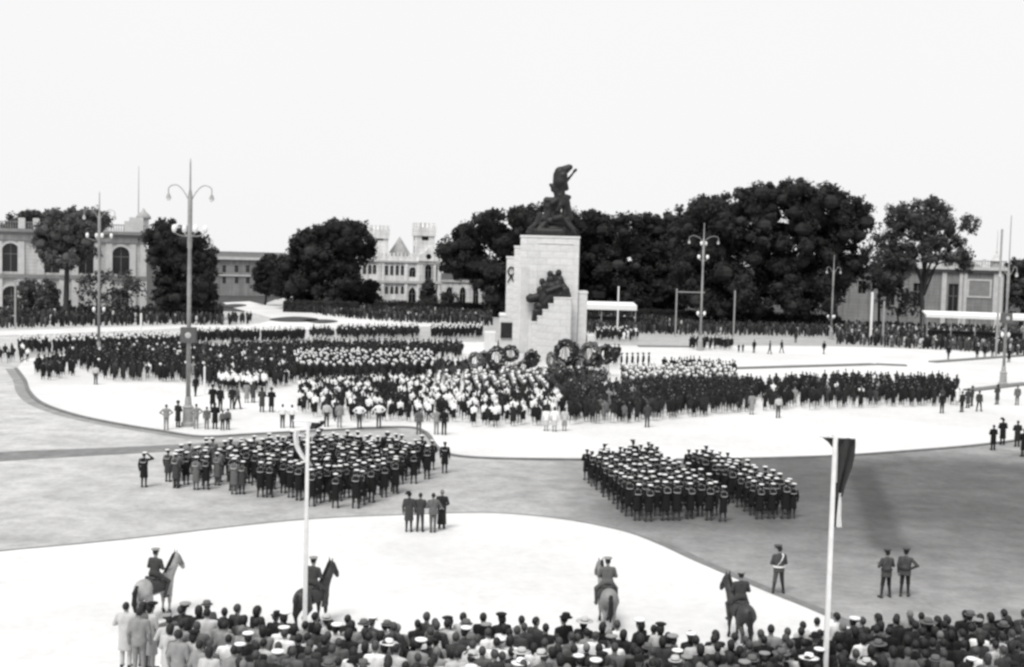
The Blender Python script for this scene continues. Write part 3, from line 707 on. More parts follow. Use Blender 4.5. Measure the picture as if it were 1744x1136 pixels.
for row in range(9):
    spots = []
    px = 175 + random.uniform(0, 15)
    while px < 1765:
        fy = front_y(px)
        hz = 438 + (px - 872) * math.tan(ROLL)
        head = G(px, fy + 4, 1.72 + TZ)
        q = head + np.array([random.gauss(0, 0.10), -row * 0.52 + random.gauss(0, 0.14), 0])
        hp = PIX((q[0], q[1], 1.66 + TZ))
        # the bare paving cuts the crowd off on a slant
        lim = 205 + max(0, (hp[1] - 1030)) * 1.8
        if hp[0] > lim and hp[0] < 1760 and hp[1] < 1142: spots.append((hp[0], q[0], q[1]))
        px += 0.485 * FPX / q[1] * random.uniform(0.78, 1.22)
    spots.sort()
    for i, (hx, x, y) in enumerate(spots):
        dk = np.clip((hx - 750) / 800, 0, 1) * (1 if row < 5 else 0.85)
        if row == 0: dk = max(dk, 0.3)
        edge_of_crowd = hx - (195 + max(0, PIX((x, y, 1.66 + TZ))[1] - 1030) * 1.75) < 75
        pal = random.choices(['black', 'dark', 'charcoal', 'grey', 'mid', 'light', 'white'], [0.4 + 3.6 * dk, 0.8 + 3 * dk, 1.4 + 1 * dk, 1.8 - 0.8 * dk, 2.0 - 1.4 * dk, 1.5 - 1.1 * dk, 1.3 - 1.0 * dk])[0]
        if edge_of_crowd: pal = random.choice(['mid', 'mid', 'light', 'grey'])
        bd = random.choices(['man', 'woman', 'stout'], [6, 3, 2])[0]
        if edge_of_crowd and pal in ('light', 'white'): bd = random.choice(['woman', 'stout'])
        parts = (); hw = 'bareheaded'
        r_ = random.random()
        if bd == 'woman':
            hw = 'dark-haired'
            if r_ < 0.12: m = random.choice(['white', 'light', 'grey']); parts = (('hat', STRAW[m]),); hw = 'straw-hatted'
            elif r_ < 0.24: m = random.choice(['white', 'black']); parts = (('beret', BERET[m]),); hw = f'{m}-bereted'
        else:
            if r_ < 0.05: parts = (('cap', PEAKED_WHITE),); hw = 'white-capped'
            elif r_ < 0.11: parts = (('cap', PEAKED_PALE),); hw = 'pale-capped'
            elif r_ < 0.25: m = random.choice(['black', 'grey', 'light']); parts = (('hat', FEDORA[m]),); hw = {'black': 'black-hatted', 'grey': 'grey-hatted', 'light': 'pale-hatted'}[m]
        noun = {'man': 'man in {} jacket', 'woman': 'woman in {} coat', 'stout': 'stout person in {}'}[bd].format(cw[pal])
        if bd == 'man' and pal in ('white', 'light'): noun = f'man in {cw[pal]} shirt'
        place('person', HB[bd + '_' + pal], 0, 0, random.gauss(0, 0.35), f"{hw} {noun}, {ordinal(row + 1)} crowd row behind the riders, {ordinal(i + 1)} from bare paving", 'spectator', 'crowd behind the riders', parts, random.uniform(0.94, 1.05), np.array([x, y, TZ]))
        n_crowd += 1
print('individuals: sailors', n_sail, 'near crowd', n_crowd)

# ================================================================== MOUNTED POLICE
def horse_prims(c, head_yaw=0.0):
    p = [L((0, -0.42, 1.06), (0, 0.42, 1.05), 0.285, 0.265, c), E((0, -0.56, 1.12), (0.275, 0.36, 0.29), c), E((0, 0.52, 1.06), (0.235, 0.27, 0.31), c),
         L((0.0, -0.35, 1.24), (0, 0.40, 1.28), 0.12, 0.12, c), L((-0.10, -0.62, 1.10), (-0.13, -0.52, 0.86), 0.19, 0.13, c), L((0.10, -0.62, 1.10), (0.13, -0.52, 0.86), 0.19, 0.13, c)]
    cy, sy = math.cos(head_yaw), math.sin(head_yaw)
    def R(x, y, z): y2 = y - 0.6; return (x * cy - y2 * sy, 0.6 + x * sy + y2 * cy, z)
    p += [L((0, 0.55, 1.16), R(0, 0.80, 1.55), 0.225, 0.150, c), L(R(0, 0.80, 1.55), R(0, 0.93, 1.84), 0.150, 0.115, c), L(R(0, 0.96, 1.86), R(0, 1.16, 1.56), 0.120, 0.080, c), L(R(0, 1.13, 1.60), R(0, 1.20, 1.46), 0.082, 0.066, c), E(R(0, 1.02, 1.74), (0.095, 0.11, 0.12), c),
          L(R(0.06, 0.90, 1.93), R(0.085, 0.92, 2.12), 0.042, 0.014, c), L(R(-0.06, 0.90, 1.93), R(-0.085, 0.92, 2.12), 0.042, 0.014, c)]
    for t in np.linspace(0, 1, 6):
        a = np.array((0, 0.46, 1.36)) * (1 - t) + np.array(R(0, 0.83, 1.92)) * t; p.append(E(a, (0.035, 0.085, 0.09), 'mane'))
    for s in (-1, 1):
        x = s * 0.135
        p += [L((x, 0.52, 0.95), (x, 0.55, 0.66), 0.13, 0.085, c), L((x, 0.55, 0.66), (x, 0.56, 0.44), 0.085, 0.055, c), L((x, 0.56, 0.44), (x, 0.55, 0.15), 0.046, 0.038, c), L((x, 0.55, 0.15), (x, 0.60, 0.05), 0.043, 0.058, 'hoof', 1, 0.0)]
        x = s * 0.15
        p += [L((x, -0.62, 1.0), (x * 1.1, -0.46, 0.76), 0.18, 0.115, c), L((x * 1.1, -0.46, 0.76), (x, -0.74, 0.52), 0.105, 0.062, c), L((x, -0.74, 0.52), (x, -0.68, 0.15), 0.052, 0.04, c), L((x, -0.68, 0.15), (x, -0.62, 0.05), 0.044, 0.06, 'hoof', 1, 0.0)]
    p += [L((0, -0.88, 1.22), (0, -0.99, 1.05), 0.05, 0.07, 'mane'), L((0, -0.99, 1.05), (0, -1.0, 0.70), 0.07, 0.085, 'mane'), L((0, -1.0, 0.70), (0, -0.97, 0.42), 0.08, 0.035, 'mane')]
    return p
mat('coat_bay', 0.030, 0.55, 0.35, 2.5, spec=0.4); mat('coat_grey', 0.30, 0.6, 0.30, 3.5); mat('coat_dun', 0.2, 0.6, 0.3, 3); mat('mane', 0.012, 0.8); mat('hoof', 0.03, 0.5)
SADDLE = [E((0, -0.02, 1.345), (0.24, 0.28, 0.06), 'leather'), L((0, 0.2, 1.36), (0, 0.25, 1.43), 0.06, 0.04, 'leather'), L((-0.14, -0.25, 1.38), (0.14, -0.25, 1.38), 0.06, 0.06, 'leather'), L((0.27, 0.03, 1.28), (0.315, 0.05, 0.98), 0.05, 0.03, 'leather'), L((-0.27, 0.03, 1.28), (-0.315, 0.05, 0.98), 0.05, 0.03, 'leather')]
_sv = skin(SADDLE, 0.02); SADDLE_ME = np_mesh('saddle', [_sv], True)
def blanket():
    V = []; F = []; n = 13
    for y in (-0.44, 0.30):
        for t in np.linspace(-2.0, 2.0, n): V.append([0.322 * math.sin(t) * (1 if abs(t) < 1.6 else 1), y, 1.06 + 0.318 * math.cos(t) + (0.02 if abs(t) < 0.6 else 0)])
    for i in range(n - 1): F.append([i, i + 1, n + i + 1, n + i])
    V = np.array(V); W = V.copy(); W[:, 0] *= 0.955; W[:, 2] = 1.06 + (W[:, 2] - 1.06) * 0.955
    F2 = [[2 * n + q for q in f][::-1] for f in F]
    return np_mesh('saddle_blanket', [(np.concatenate([V, W]), F + F2, 'charcoal')], True)
BLANKET = blanket()
def rider_prims(top, br):
    p = []
    for s in (-1, 1):
        p += [L((s * 0.12, -0.05, 1.46), (s * 0.33, 0.26, 1.20), 0.10, 0.075, br), L((s * 0.33, 0.26, 1.20), (s * 0.345, 0.08, 0.80), 0.07, 0.05, 'leather'), L((s * 0.345, 0.05, 0.74), (s * 0.36, 0.24, 0.73), 0.05, 0.04, 'leather')]
    o = 0.53
    p += [L((-0.07, -0.04, 0.98 + o), (0.07, -0.04, 0.98 + o), 0.135, 0.135, top, 0.9), L((-0.055, -0.03, 1.06 + o), (-0.085, 0, 1.30 + o), 0.12, 0.125, top, 0.85), L((0.055, -0.03, 1.06 + o), (0.085, 0, 1.30 + o), 0.12, 0.125, top, 0.85),
          L((-0.14, 0, 1.385 + o), (0.14, 0, 1.385 + o), 0.085, 0.085, top), L((0, -0.01, 1.4 + o), (0, 0, 1.47 + o), 0.085, 0.06, top)]
    for s in (-1, 1):
        e = np.array((s * 0.29, 0.02, 1.15 + o)); w = np.array((s * 0.09, 0.28, 1.08 + o)); d = (w - e) / np.linalg.norm(w - e)
        p += [L((s * 0.205, 0, 1.395 + o), e, 0.068, 0.056, top), L(e, w, 0.054, 0.042, top), L(w + d * 0.03, w + d * 0.08, 0.036, 0.038, 'skin')]
        for i in range(4):
            a = w + d * 0.10 + np.array([0, 0, 0.03 - 0.02 * i]); p.append(L(a, a + np.array([-s * 0.03, -0.015, -0.01]), 0.013, 0.011, 'skin'))
        p.append(L(w + d * 0.05 + np.array([0, 0, 0.035]), w + d * 0.10 + np.array([0, 0, 0.055]), 0.014, 0.012, 'skin'))
    p += [L((0, -0.005, 1.45 + o), (0, 0.012, 1.55 + o), 0.055, 0.052, 'skin'), E((0, 0.015, 1.635 + o), (0.076, 0.096, 0.115), 'skin'), E((0, -0.006, 1.665 + o), (0.083, 0.098, 0.098), 'hair'), E((0, 0.04, 1.575 + o), (0.055, 0.06, 0.055), 'skin'), L((0, 0.10, 1.65 + o), (0, 0.125, 1.615 + o), 0.012, 0.017, 'skin'), E((0.078, 0, 1.63 + o), (0.014, 0.024, 0.034), 'skin'), E((-0.078, 0, 1.63 + o), (0.014, 0.024, 0.034), 'skin')]
    return p
RIDER_DARK = np_mesh('rider_body', [skin(rider_prims('charcoal', 'charcoal'), 0.018, 0.025)], True)
RIDER_PALE = np_mesh('rider_body_pale', [skin(rider_prims('grey', 'grey'), 0.018, 0.025)], True)
HORSES = [  # px, py ground, yaw (to the right is negative), head yaw, coat, rider mesh, cap, labels
 (264, 1052, -0.42, -0.30, 'coat_grey', RIDER_DARK, PEAKED_PALE, 'pale grey police horse outermost, beside the bare paving', 'mounted policeman on the pale grey horse'),
 (532, 1068, -0.42, -0.30, 'coat_bay', RIDER_DARK, PEAKED_PALE, 'dark bay police horse beside the white flagpole', 'mounted policeman partly hidden by the white flagpole'),
 (1032, 1066, 0.06, 0.38, 'coat_dun', RIDER_PALE, PEAKED_PALE, 'dun police horse seen from behind with its head turned', 'mounted policeman in paler tunic on the dun horse'),
 (1258, 1094, 0.16, 0.42, 'coat_bay', RIDER_DARK, PEAKED_PALE, 'dark police horse seen from behind by the curved kerb', 'mounted policeman in dark tunic beside the curved kerb'),
]
for px, py, yaw, hy, c, rd, cap, l1, l2 in HORSES:
    me = np_mesh('horse_body', [skin(horse_prims(c, hy), 0.028, 0.05)], True)
    pos = GP(px, py)
    h = link('horse', me, None, pos, yaw, 0.97); tag(h, l1, 'horse', 'police horses')
    link('saddle', SADDLE_ME, h); link('saddle_blanket', BLANKET, h)
    cy, sy = math.cos(hy), math.sin(hy)
    R = lambda x, y, z: (x * cy - (y - 0.6) * sy, 0.6 + x * sy + (y - 0.6) * cy, z)
    br = [tube([R(-0.115, 0.97, 1.9), R(-0.095, 1.13, 1.6)], 0.012, 'leather', 5), tube([R(0.115, 0.97, 1.9), R(0.095, 1.13, 1.6)], 0.012, 'leather', 5), tube([R(-0.1, 1.14, 1.6), (-0.12, 0.5, 1.5), (-0.06, 0.3, 1.57), (0.06, 0.3, 1.57), (0.12, 0.5, 1.5), R(0.1, 1.14, 1.6)], 0.01, 'leather', 5)]
    build('bridle', br, h)
    r = link('uniformed_person', rd, None, pos, yaw, 0.97); tag(r, l2, 'policeman', 'mounted policemen')
    o = link('cap', cap, r); o.location = (0, 0, 0.53)

# ================================================================== MASSED CROWDS ON THE SQUARE
LOD = {}
def lod(key, vox, **kw):
    V, F, (mi, nm) = skin(human(face=False, **kw), vox, 0.03)
    LOD[key] = (V, F, mi, nm)
def rifle(key):
    V, F, mi, nm = LOD[key]
    a = np.array([[0.16, -0.05, 1.15], [0.20, -0.05, 1.15], [0.20, 0.0, 1.15], [0.16, 0.0, 1.15]]); b = a + np.array([0.02, -0.35, 0.75])
    B = np.concatenate([a, b]); nm2 = nm + ['mid']
    LOD[key] = (np.concatenate([V, B]), np.concatenate([F, BOXF + len(V)]), np.concatenate([mi, np.full(6, len(nm2) - 1)]), nm2)
MV, FV = 0.114, 0.215
lod('sailor', MV, top='black', bottom='black', coat=0.42, hat='sailor', boots='dark'); lod('sailor_r', MV, top='black', bottom='charcoal', hat='sailor', step=0.15, boots='grey'); rifle('sailor_r')
lod('student', MV, top='white', bottom='black', skirt=0.4, hair='hair', shirt='w'); lod('student_m', MV, top='white', bottom='dark', hair='hair', shirt='w')
lod('suit_b', MV, top='black', bottom='black', hair='hair'); lod('suit_d', MV, top='dark', bottom='dark', hair='hair', arms='front'); lod('suit_c', MV, top='charcoal', bottom='charcoal', hair='hair'); lod('suit_g', MV, top='grey', bottom='grey', hair='hair')
lod('coat_b', MV, top='black', bottom='black', coat=0.4, hair='hair', hat='dark'); lod('coat_d', MV, top='dark', bottom='dark', coat=0.4, hair='bun'); lod('pale', MV, top='mid', bottom='mid', coat=0.4, hair='hair'); lod('white', MV, top='white', bottom='light', coat=0.4, hair='hair')
lod('soldier', MV, top='dark', bottom='dark', hat='dark', boots='black'); lod('pale_cap', MV, top='dark', bottom='dark', hat='pale')
lod('f_dark', FV, top='dark', bottom='dark', coat=0.22, hair='hair'); lod('f_char', FV, top='charcoal', bottom='charcoal', coat=0.22, hair='hair'); lod('f_grey', FV, top='grey', bottom='charcoal', coat=0.22, hair='hair'); lod('f_pale', FV, top='light', bottom='grey', coat=0.22, hair='hair'); lod('f_black', FV, top='black', bottom='black', coat=0.22, hair='hair')
def massed(name, spots, mix, label, rot=0.0, rj=0.3):
    keys = list(mix); wts = [mix[k] for k in keys]; names = []; chunks = []
    pick = random.choices(keys, wts, k=len(spots))
    for k in keys:
        sel = [s for s, q in zip(spots, pick) if q == k]
        if not sel: continue
        V, F, mi, nm = LOD[k]; n = len(sel); nv = len(V)
        a = rot + rng.normal(0, rj, n); sc = rng.uniform(0.89, 1.07, n); P_ = np.array([[s[0], s[1], gz(s[0], s[1])] for s in sel])
        ca, sa = np.cos(a)[:, None], np.sin(a)[:, None]
        X = (V[None, :, 0] * ca - V[None, :, 1] * sa) * sc[:, None] + P_[:, 0:1]; Y = (V[None, :, 0] * sa + V[None, :, 1] * ca) * sc[:, None] + P_[:, 1:2]; Z = V[None, :, 2] * sc[:, None] + P_[:, 2:3]
        W = np.stack([X, Y, Z], 2).reshape(-1, 3)
        FF = (F[None] + (np.arange(n) * nv)[:, None, None]).reshape(-1, 4)
        chunks.append((W, FF, (np.tile(mi, n), nm)))
    me = np_mesh(name, chunks, True)
    return tag(link(name, me), label, 'crowd', None, 'stuff')
def poly_spots(px_poly, du, dv, ang=0.0, jit=0.12, keep=1.0):
    return [(x, y) for j, x, y in grid_in(world(px_poly), du, dv, ang, jit) if random.random() < keep]
D_ = {'suit_b': 4, 'suit_d': 4, 'suit_c': 2, 'coat_b': 4, 'coat_d': 3, 'suit_g': 1, 'pale': 0.5}
S_ = {'student': 3.4, 'student_m': 2.4, 'suit_d': 2.0, 'coat_d': 1.6, 'suit_b': 2.0, 'coat_b': 1.2}
CR = [
 ('student_crowd', [(508, 674), (640, 668), (722, 664), (768, 690), (772, 722), (700, 722), (570, 723), (510, 707)], 0.72, 1.15, 0.0, S_, 'students in white shirts massed beside the pale hanging flag', 0.0),
 ('student_crowd', [(768, 694), (960, 692), (962, 716), (925, 732), (800, 732), (772, 724)], 0.72, 1.2, 0.0, S_, 'students in white shirts massed before the marching sailors', 0.0),
 ('spectator_crowd', [(962, 684), (1110, 676), (1115, 721), (1050, 726), (965, 727)], 0.66, 0.95, 0.0, D_, 'dark-suited spectators massed below the monument', 0.0),
 ('spectator_crowd', [(1112, 674), (1290, 669), (1285, 705), (1160, 717), (1114, 721)], 0.68, 1.0, 0.0, {'suit_b': 4, 'coat_b': 4, 'coat_d': 3, 'suit_d': 3, 'suit_c': 0.6}, 'dark crowd between the monument and the long crowd', 0.0),
 ('spectator_crowd', [(1288, 670), (1420, 661), (1600, 664), (1632, 672), (1630, 694), (1450, 699), (1300, 704)], 0.70, 1.3, 0.0, {'suit_b': 5, 'coat_b': 4, 'coat_d': 3, 'suit_d': 3, 'suit_c': 0.7, 'pale': 0.25, 'white': 0.2}, 'long dark crowd stretching away across the white paving', 0.0),
 ('sailor_crowd', [(716, 667), (928, 664), (930, 690), (780, 693), (722, 690)], 0.78, 1.25, 0.05, {'sailor_r': 1}, 'white-capped sailors with rifles marching below the wreaths', -1.1),
 ('sailor_crowd', [(1058, 651), (1140, 648), (1248, 648), (1257, 673), (1062, 679)], 0.78, 1.25, 0.05, {'sailor_r': 1}, 'white-capped sailors with rifles beyond the suited crowd', -1.1),
 ('spectator_crowd', [(742, 634), (800, 640), (800, 660), (742, 660)], 0.8, 1.3, 0.0, {'suit_b': 3, 'suit_c': 2, 'soldier': 3, 'white': 0.4}, 'dark onlookers between the square of sailors and the wreaths', 0.0),
 ('spectator_crowd', [(1029, 610), (1055, 611), (1055, 626), (1031, 628)], 0.75, 1.6, 0.0, {'suit_b': 3, 'coat_b': 3, 'soldier': 3, 'suit_c': 1}, 'dark cluster between the outermost wreath and the six guards', 0.0),
 ('band_crowd', [(935, 658), (1008, 658), (1010, 688), (935, 690)], 0.9, 1.3, 0.0, {'suit_b': 3, 'suit_c': 3, 'pale_cap': 1}, 'mixed dark group right before the wreaths', 0.3),
 ('sailor_crowd', [(500, 624), (735, 622), (742, 652), (620, 656), (505, 655)], 0.72, 1.1, 0.0, {'sailor': 6, 'soldier': 2}, 'square of dark sailors with white caps before the far ranks', 0.0),
 ('soldier_crowd', [(388, 604), (690, 600), (697, 616), (500, 621), (392, 620)], 0.66, 1.3, 0.0, {'soldier': 6, 'coat_b': 3, 'suit_b': 2}, 'long dark rank of soldiers behind the square of sailors', 0.0),
 ('soldier_crowd', [(682, 603), (786, 600), (788, 614), (684, 617)], 0.66, 1.5, 0.0, {'soldier': 6, 'coat_b': 3}, 'dark soldiers beside the foot of the wreaths', 0.0),
 ('sailor_crowd', [(28, 596), (320, 586), (322, 600), (36, 607)], 0.66, 1.6, 0.0, {'sailor': 8, 'soldier': 1}, 'long white-capped rank by the thin far lamp post', 0.0),
 ('spectator_crowd', [(100, 618), (200, 608), (320, 603), (500, 622), (505, 658), (430, 672), (310, 656), (180, 651), (158, 640)], 0.72, 1.15, 0.0, {'suit_b': 5, 'coat_b': 5, 'coat_d': 4, 'suit_d': 3, 'suit_c': 0.8, 'white': 0.35, 'pale': 0.3, 'sailor': 1}, 'dark mixed crowd behind the tall lamp post', 0.0),
 ('student_crowd', [(365, 664), (450, 662), (455, 672), (420, 676), (370, 670)], 0.62, 1.4, 0.0, {'student': 6, 'student_m': 3}, 'short row of white-shirted students behind the tall lamp post', 0.0),
 ('spectator_crowd', [(54, 640), (100, 628), (140, 640), (112, 648), (72, 655)], 0.8, 1.3, 0.0, {'coat_b': 3, 'suit_d': 3, 'suit_c': 2}, 'dark cluster at the tip of the kerbed plaza', 0.0),
 ('spectator_crowd', [(0, 612), (46, 608), (48, 622), (0, 626)], 1.2, 2.4, 0.0, {'suit_d': 3, 'student_m': 2}, 'loose spectators on the road outside the kerb tip', 0.0),
 ('sailor_crowd', [(315, 580), (520, 576), (520, 583), (315, 587)], 0.58, 1.7, 0.0, {'sailor': 8, 'soldier': 1}, 'white-capped line in front of the avenue', 0.0),
 ('soldier_crowd', [(528, 575), (568, 574), (568, 581), (528, 582)], 0.62, 2.0, 0.0, {'soldier': 1}, 'short dark line between two longer ones before the avenue', 0.0),
 ('sailor_crowd', [(574, 572), (714, 570), (714, 578), (574, 580)], 0.58, 1.7, 0.0, {'soldier': 5, 'sailor': 3}, 'dark line of men under the white castle-like house', 0.0),
 ('sailor_crowd', [(733, 570), (823, 568), (823, 576), (733, 578)], 0.58, 1.6, 0.0, {'sailor': 1}, 'white-capped line closest behind the monument foot', 0.0),
 ('band_crowd', [(1014, 574), (1086, 575), (1086, 583), (1014, 582)], 0.8, 2.2, 0.0, {'sailor': 3, 'pale_cap': 2, 'white': 0.5}, 'bandsmen in white caps by the white canopy', 0.0),
 ('spectator_crowd', [(1174, 592), (1246, 593), (1247, 599), (1176, 598)], 0.7, 1.6, 0.0, {'suit_b': 4, 'coat_b': 4, 'suit_c': 1}, 'dark group around the foot of the many-lamped post', 0.0),
 ('soldier_crowd', [(1128, 634), (1180, 634), (1254, 643), (1252, 650), (1180, 643), (1126, 641)], 0.75, 1.6, 0.0, {'soldier': 4, 'suit_b': 3}, 'thin dark line behind the sailors with rifles', 0.0),
 ('spectator_crowd', [(386, 546), (428, 546), (428, 556), (386, 557)], 0.8, 3.0, 0.0, {'coat_b': 2, 'suit_d': 2}, 'dark onlookers at the end of the tree avenue', 0.0),
]
for nm, pl, du, dv, ang, mix, lb, rot in CR:
    massed(nm, poly_spots(pl, du, dv, ang, 0.10 if 'sailor' in nm or 'soldier' in nm else 0.17), mix, lb, rot, 0.12 if rot else 0.3)
FD = {'f_dark': 5, 'f_char': 4, 'f_black': 4, 'f_grey': 0.8, 'f_pale': 0.22}
for pl, mix, lb in (
    ([(-40, 535), (200, 531), (378, 528), (382, 555), (300, 554), (120, 557), (-40, 562)], FD, 'dense far crowd before the arched palace'),
    ([(490, 528), (600, 526), (840, 529), (838, 556), (745, 553), (650, 548), (565, 540)], FD, 'dense far crowd before the castle-like house'),
    ([(985, 538), (1200, 541), (1432, 547), (1432, 575), (1250, 572), (1000, 569)], FD, 'dense far crowd under the great trees'),
    ([(1425, 557), (1600, 562), (1780, 570), (1780, 612), (1600, 598), (1425, 587)], {'f_dark': 4, 'f_char': 4, 'f_black': 3, 'f_grey': 2.6, 'f_pale': 1.2}, 'far crowd in mixed clothes before the long canopy')):
    massed('spectator_crowd', poly_spots(pl, 0.76, 2.05, 0.0, 0.2), mix, lb, 0.0, 0.6)
def leaf_quads(C, Nrm, size, m):
    """leaf clumps: small quads at C, roughly facing Nrm"""
    n = len(C); d = Nrm + rng.normal(0, 0.55, (n, 3)); d /= np.linalg.norm(d, axis=1)[:, None]
    a = np.cross(d, rng.normal(0, 1, (n, 3))); a /= np.linalg.norm(a, axis=1)[:, None]; b = np.cross(d, a)
    s = size * rng.uniform(0.6, 1.35, n)[:, None]; e = rng.uniform(0.5, 1.0, n)[:, None]
    V = np.stack([C - a * s, C + b * s * e, C + a * s, C - b * s * e * rng.uniform(0.7, 1.2, n)[:, None]], 1)
    V[:, 1] += d * s * 0.25
    F = np.arange(4 * n).reshape(n, 4)
    return (V.reshape(-1, 3), F, m)
def sphere_lobe(c, r, m):
    n, k = 8, 5; V = [[c[0], c[1], c[2] - r[2]]]
    for i in range(1, k):
        ph = -math.pi / 2 + math.pi * i / k
        for j in range(n): V.append([c[0] + r[0] * math.cos(ph) * math.cos(j * 2 * math.pi / n), c[1] + r[1] * math.cos(ph) * math.sin(j * 2 * math.pi / n), c[2] + r[2] * math.sin(ph)])
    V.append([c[0], c[1], c[2] + r[2]]); F = []
    for j in range(n): F.append([0, 1 + (j + 1) % n, 1 + j])
    for i in range(k - 2):
        for j in range(n): a = 1 + i * n; F.append([a + j, a + (j + 1) % n, a + n + (j + 1) % n, a + n + j])
    e = len(V) - 1; a = 1 + (k - 2) * n
    for j in range(n): F.append([a + j, a + (j + 1) % n, e])
    return (np.array(V), F, m)
# ================================================================== MONUMENT
MY = float(G(915, 640)[1]) + 1.0            # distance of its stepped front
def MX(px, py, dy=0.0): return VP(px, py, MY + dy)
mon = empty('monument', (0, 0, 0)); tag(mon, 'tall stepped stone monument with bronze figures, wreaths heaped round its foot', 'monument')
UNIT = {m: np_mesh('stone_block', [box(0, 1, 0, 1, 0, 1, m)]) for m in ('stone', 'stone_b', 'stone_c')}
def stones(x0, x1, y, z0, z1, axis='x', th=0.07, face=-1):
    """ashlar courses on one face, running from x0 to x1 (or y0 to y1) at plane y"""
    h = 0.68; nz = max(1, round((z1 - z0) / h)); h = (z1 - z0) / nz; g = 0.010
    for j in range(nz):
        w = 1.35; off = 0 if j % 2 == 0 else w / 2
        cuts = [x0] + [c for c in np.arange(x0 + (w if off == 0 else off), x1 - 0.3, w)] + [x1]
        for a, b in zip(cuts[:-1], cuts[1:]):
            me = UNIT[random.choices(['stone', 'stone_b', 'stone_c'], [5, 3, 2])[0]]; pr = th + random.uniform(-0.006, 0.006)
            if axis == 'x': link('stone_block', me, mon, (a + g, y - pr if face < 0 else y, z0 + j * h + g), 0, (b - a - 2 * g, pr, h - 2 * g))
            else: link('stone_block', me, mon, (y - pr if face < 0 else y, a + g, z0 + j * h + g), 0, (pr, b - a - 2 * g, h - 2 * g))
mb = G(915, 645)
mx = lambda px, py: MX(px, py)[0]
def mz(py, px=925): return MX(px, py)[2]
VOL = [  # left px, right px, top py, setback m, depth m   (pixel edges read halfway up)
 (884.5, 984.5, 404, 1.6, 5.6), (874, 884.5, 421, 2.0, 4.8), (861, 874, 439, 2.4, 4.0), (983.6, 999, 499, 2.0, 4.6), (850, 861, 538, 2.4, 4.0)]
for i, (a, b, t, sb, dp) in enumerate(VOL):
    ym = (t + 600) / 2
    xa = VP(a, ym, MY + sb)[0]; xb = VP(b, ym, MY + sb)[0]; z1 = VP((a + b) / 2, t, MY + sb)[2]; y0 = MY + sb
    build('core', [box(xa + 0.07, xb - 0.07, y0 + 0.07, y0 + dp - 0.07, 0.1, z1, 'joint')], mon)
    stones(xa, xb, y0 + 0.07, 0.1, z1 - 0.05)
    stones(y0 + 0.075, y0 + dp, xa + 0.07, 0.1, z1 - 0.05, 'y', face=-1)
    stones(y0 + 0.075, y0 + dp, xb - 0.07, 0.1, z1 - 0.05, 'y', face=1)
    build('coping', [box(xa - 0.06, xb + 0.06, y0 - 0.06, y0 + dp, z1 - 0.045, z1 + 0.16, 'stone_b')], mon)
xa, xb = VP(903, 600, MY)[0], VP(972, 600, MY)[0]
steps = [(905, 550), (915, 540), (924, 529), (934, 519), (943, 508)]
for i, (sx, sy) in enumerate(steps):
    x0 = VP(sx, sy + 20, MY)[0]; x1 = VP(steps[i + 1][0], sy + 20, MY)[0] if i + 1 < len(steps) else VP(972, 540, MY)[0]; z1 = VP(sx + 5, sy, MY)[2]
    build('core', [box(x0 + 0.05, x1 - 0.001, MY + 0.07, MY + 1.66, 0.1, z1, 'joint')], mon)
    stones(x0, x1, MY + 0.07, 0.1, z1 - 0.04); stones(MY + 0.075, MY + 1.62, x0 + 0.06, max(0.1, z1 - 0.9) if i else 0.1, z1 - 0.04, 'y', face=-1)
    if i == len(steps) - 1: stones(MY + 0.075, MY + 1.62, x1, 0.1, z1 - 0.04, 'y', face=1)
    build('step_slab', [box(x0 - 0.04, x1 + (0.05 if i == 4 else -0.045), MY - 0.04, MY + 1.64, z1 - 0.035, z1 + 0.12, 'stone_b')], mon)
# foot: broad low platform
p0, p1 = VP(838, 640, MY - 1.4)[0], VP(1022, 640, MY - 1.4)[0]
for i in range(3):
    build('plinth_step', [box(p0 + 0.8 * i, p1 - 0.8 * i, MY - 2.4 + 0.7 * i, MY + 8 - 0.5 * i, 0.05 + 0.3 * i, 0.35 + 0.3 * i, 'stone_c' if i % 2 else 'stone')], mon)
# vertical ribs and carved frame on the left flank and front, bronze laurel and inscription panel, relief plaque
yf = MY + 1.6
for px in (886.5, 890.5, 894.5, 898):
    x = VP(px, 500, yf)[0]; build('pilaster_rib', [box(x - 0.07, x + 0.07, yf - 0.10, yf + 0.01, 2.2, VP(px, 452, yf)[2], 'stone_b')], mon)
def frame_band(a, t, b, bt, y, w=0.10):
    x0, x1 = VP(a, (t + bt) / 2, y)[0], VP(b, (t + bt) / 2, y)[0]; z0, z1 = VP(a, bt, y)[2], VP(a, t, y)[2]
    build('carved_frame', [box(x0, x1, y - 0.05, y + 0.02, z1 - w, z1, 'stone_c'), box(x0, x0 + w, y - 0.05, y + 0.02, z0, z1 - w, 'stone_c'), box(x1 - w, x1, y - 0.05, y + 0.02, z0, z1 - w, 'stone_c')], mon)
frame_band(914, 413, 978, 500, yf)
def torus(c, R, r, m, n=22, k=8, bump=0.0, tilt=None, sx=1.0):
    V = []
    for i in range(n):
        a = i * 2 * math.pi / n
        for j in range(k):
            b = j * 2 * math.pi / k; rr = r * (1 + random.uniform(-bump, bump))
            V.append([(R + rr * math.cos(b)) * math.cos(a) * sx, rr * math.sin(b), (R + rr * math.cos(b)) * math.sin(a)])
    V = np.array(V)
    if tilt: ca, sa = math.cos(tilt), math.sin(tilt); V = np.stack([V[:, 0], V[:, 1] * ca - V[:, 2] * sa, V[:, 1] * sa + V[:, 2] * ca], 1)
    V = V + np.array(c)
    F = np.array([[i * k + j, i * k + (j + 1) % k, ((i + 1) % n) * k + (j + 1) % k, ((i + 1) % n) * k + j] for i in range(n) for j in range(k)])
    return (V, F, m)
yl = MY + 2.4
c = VP(870.5, 462, yl); zc = c[2]
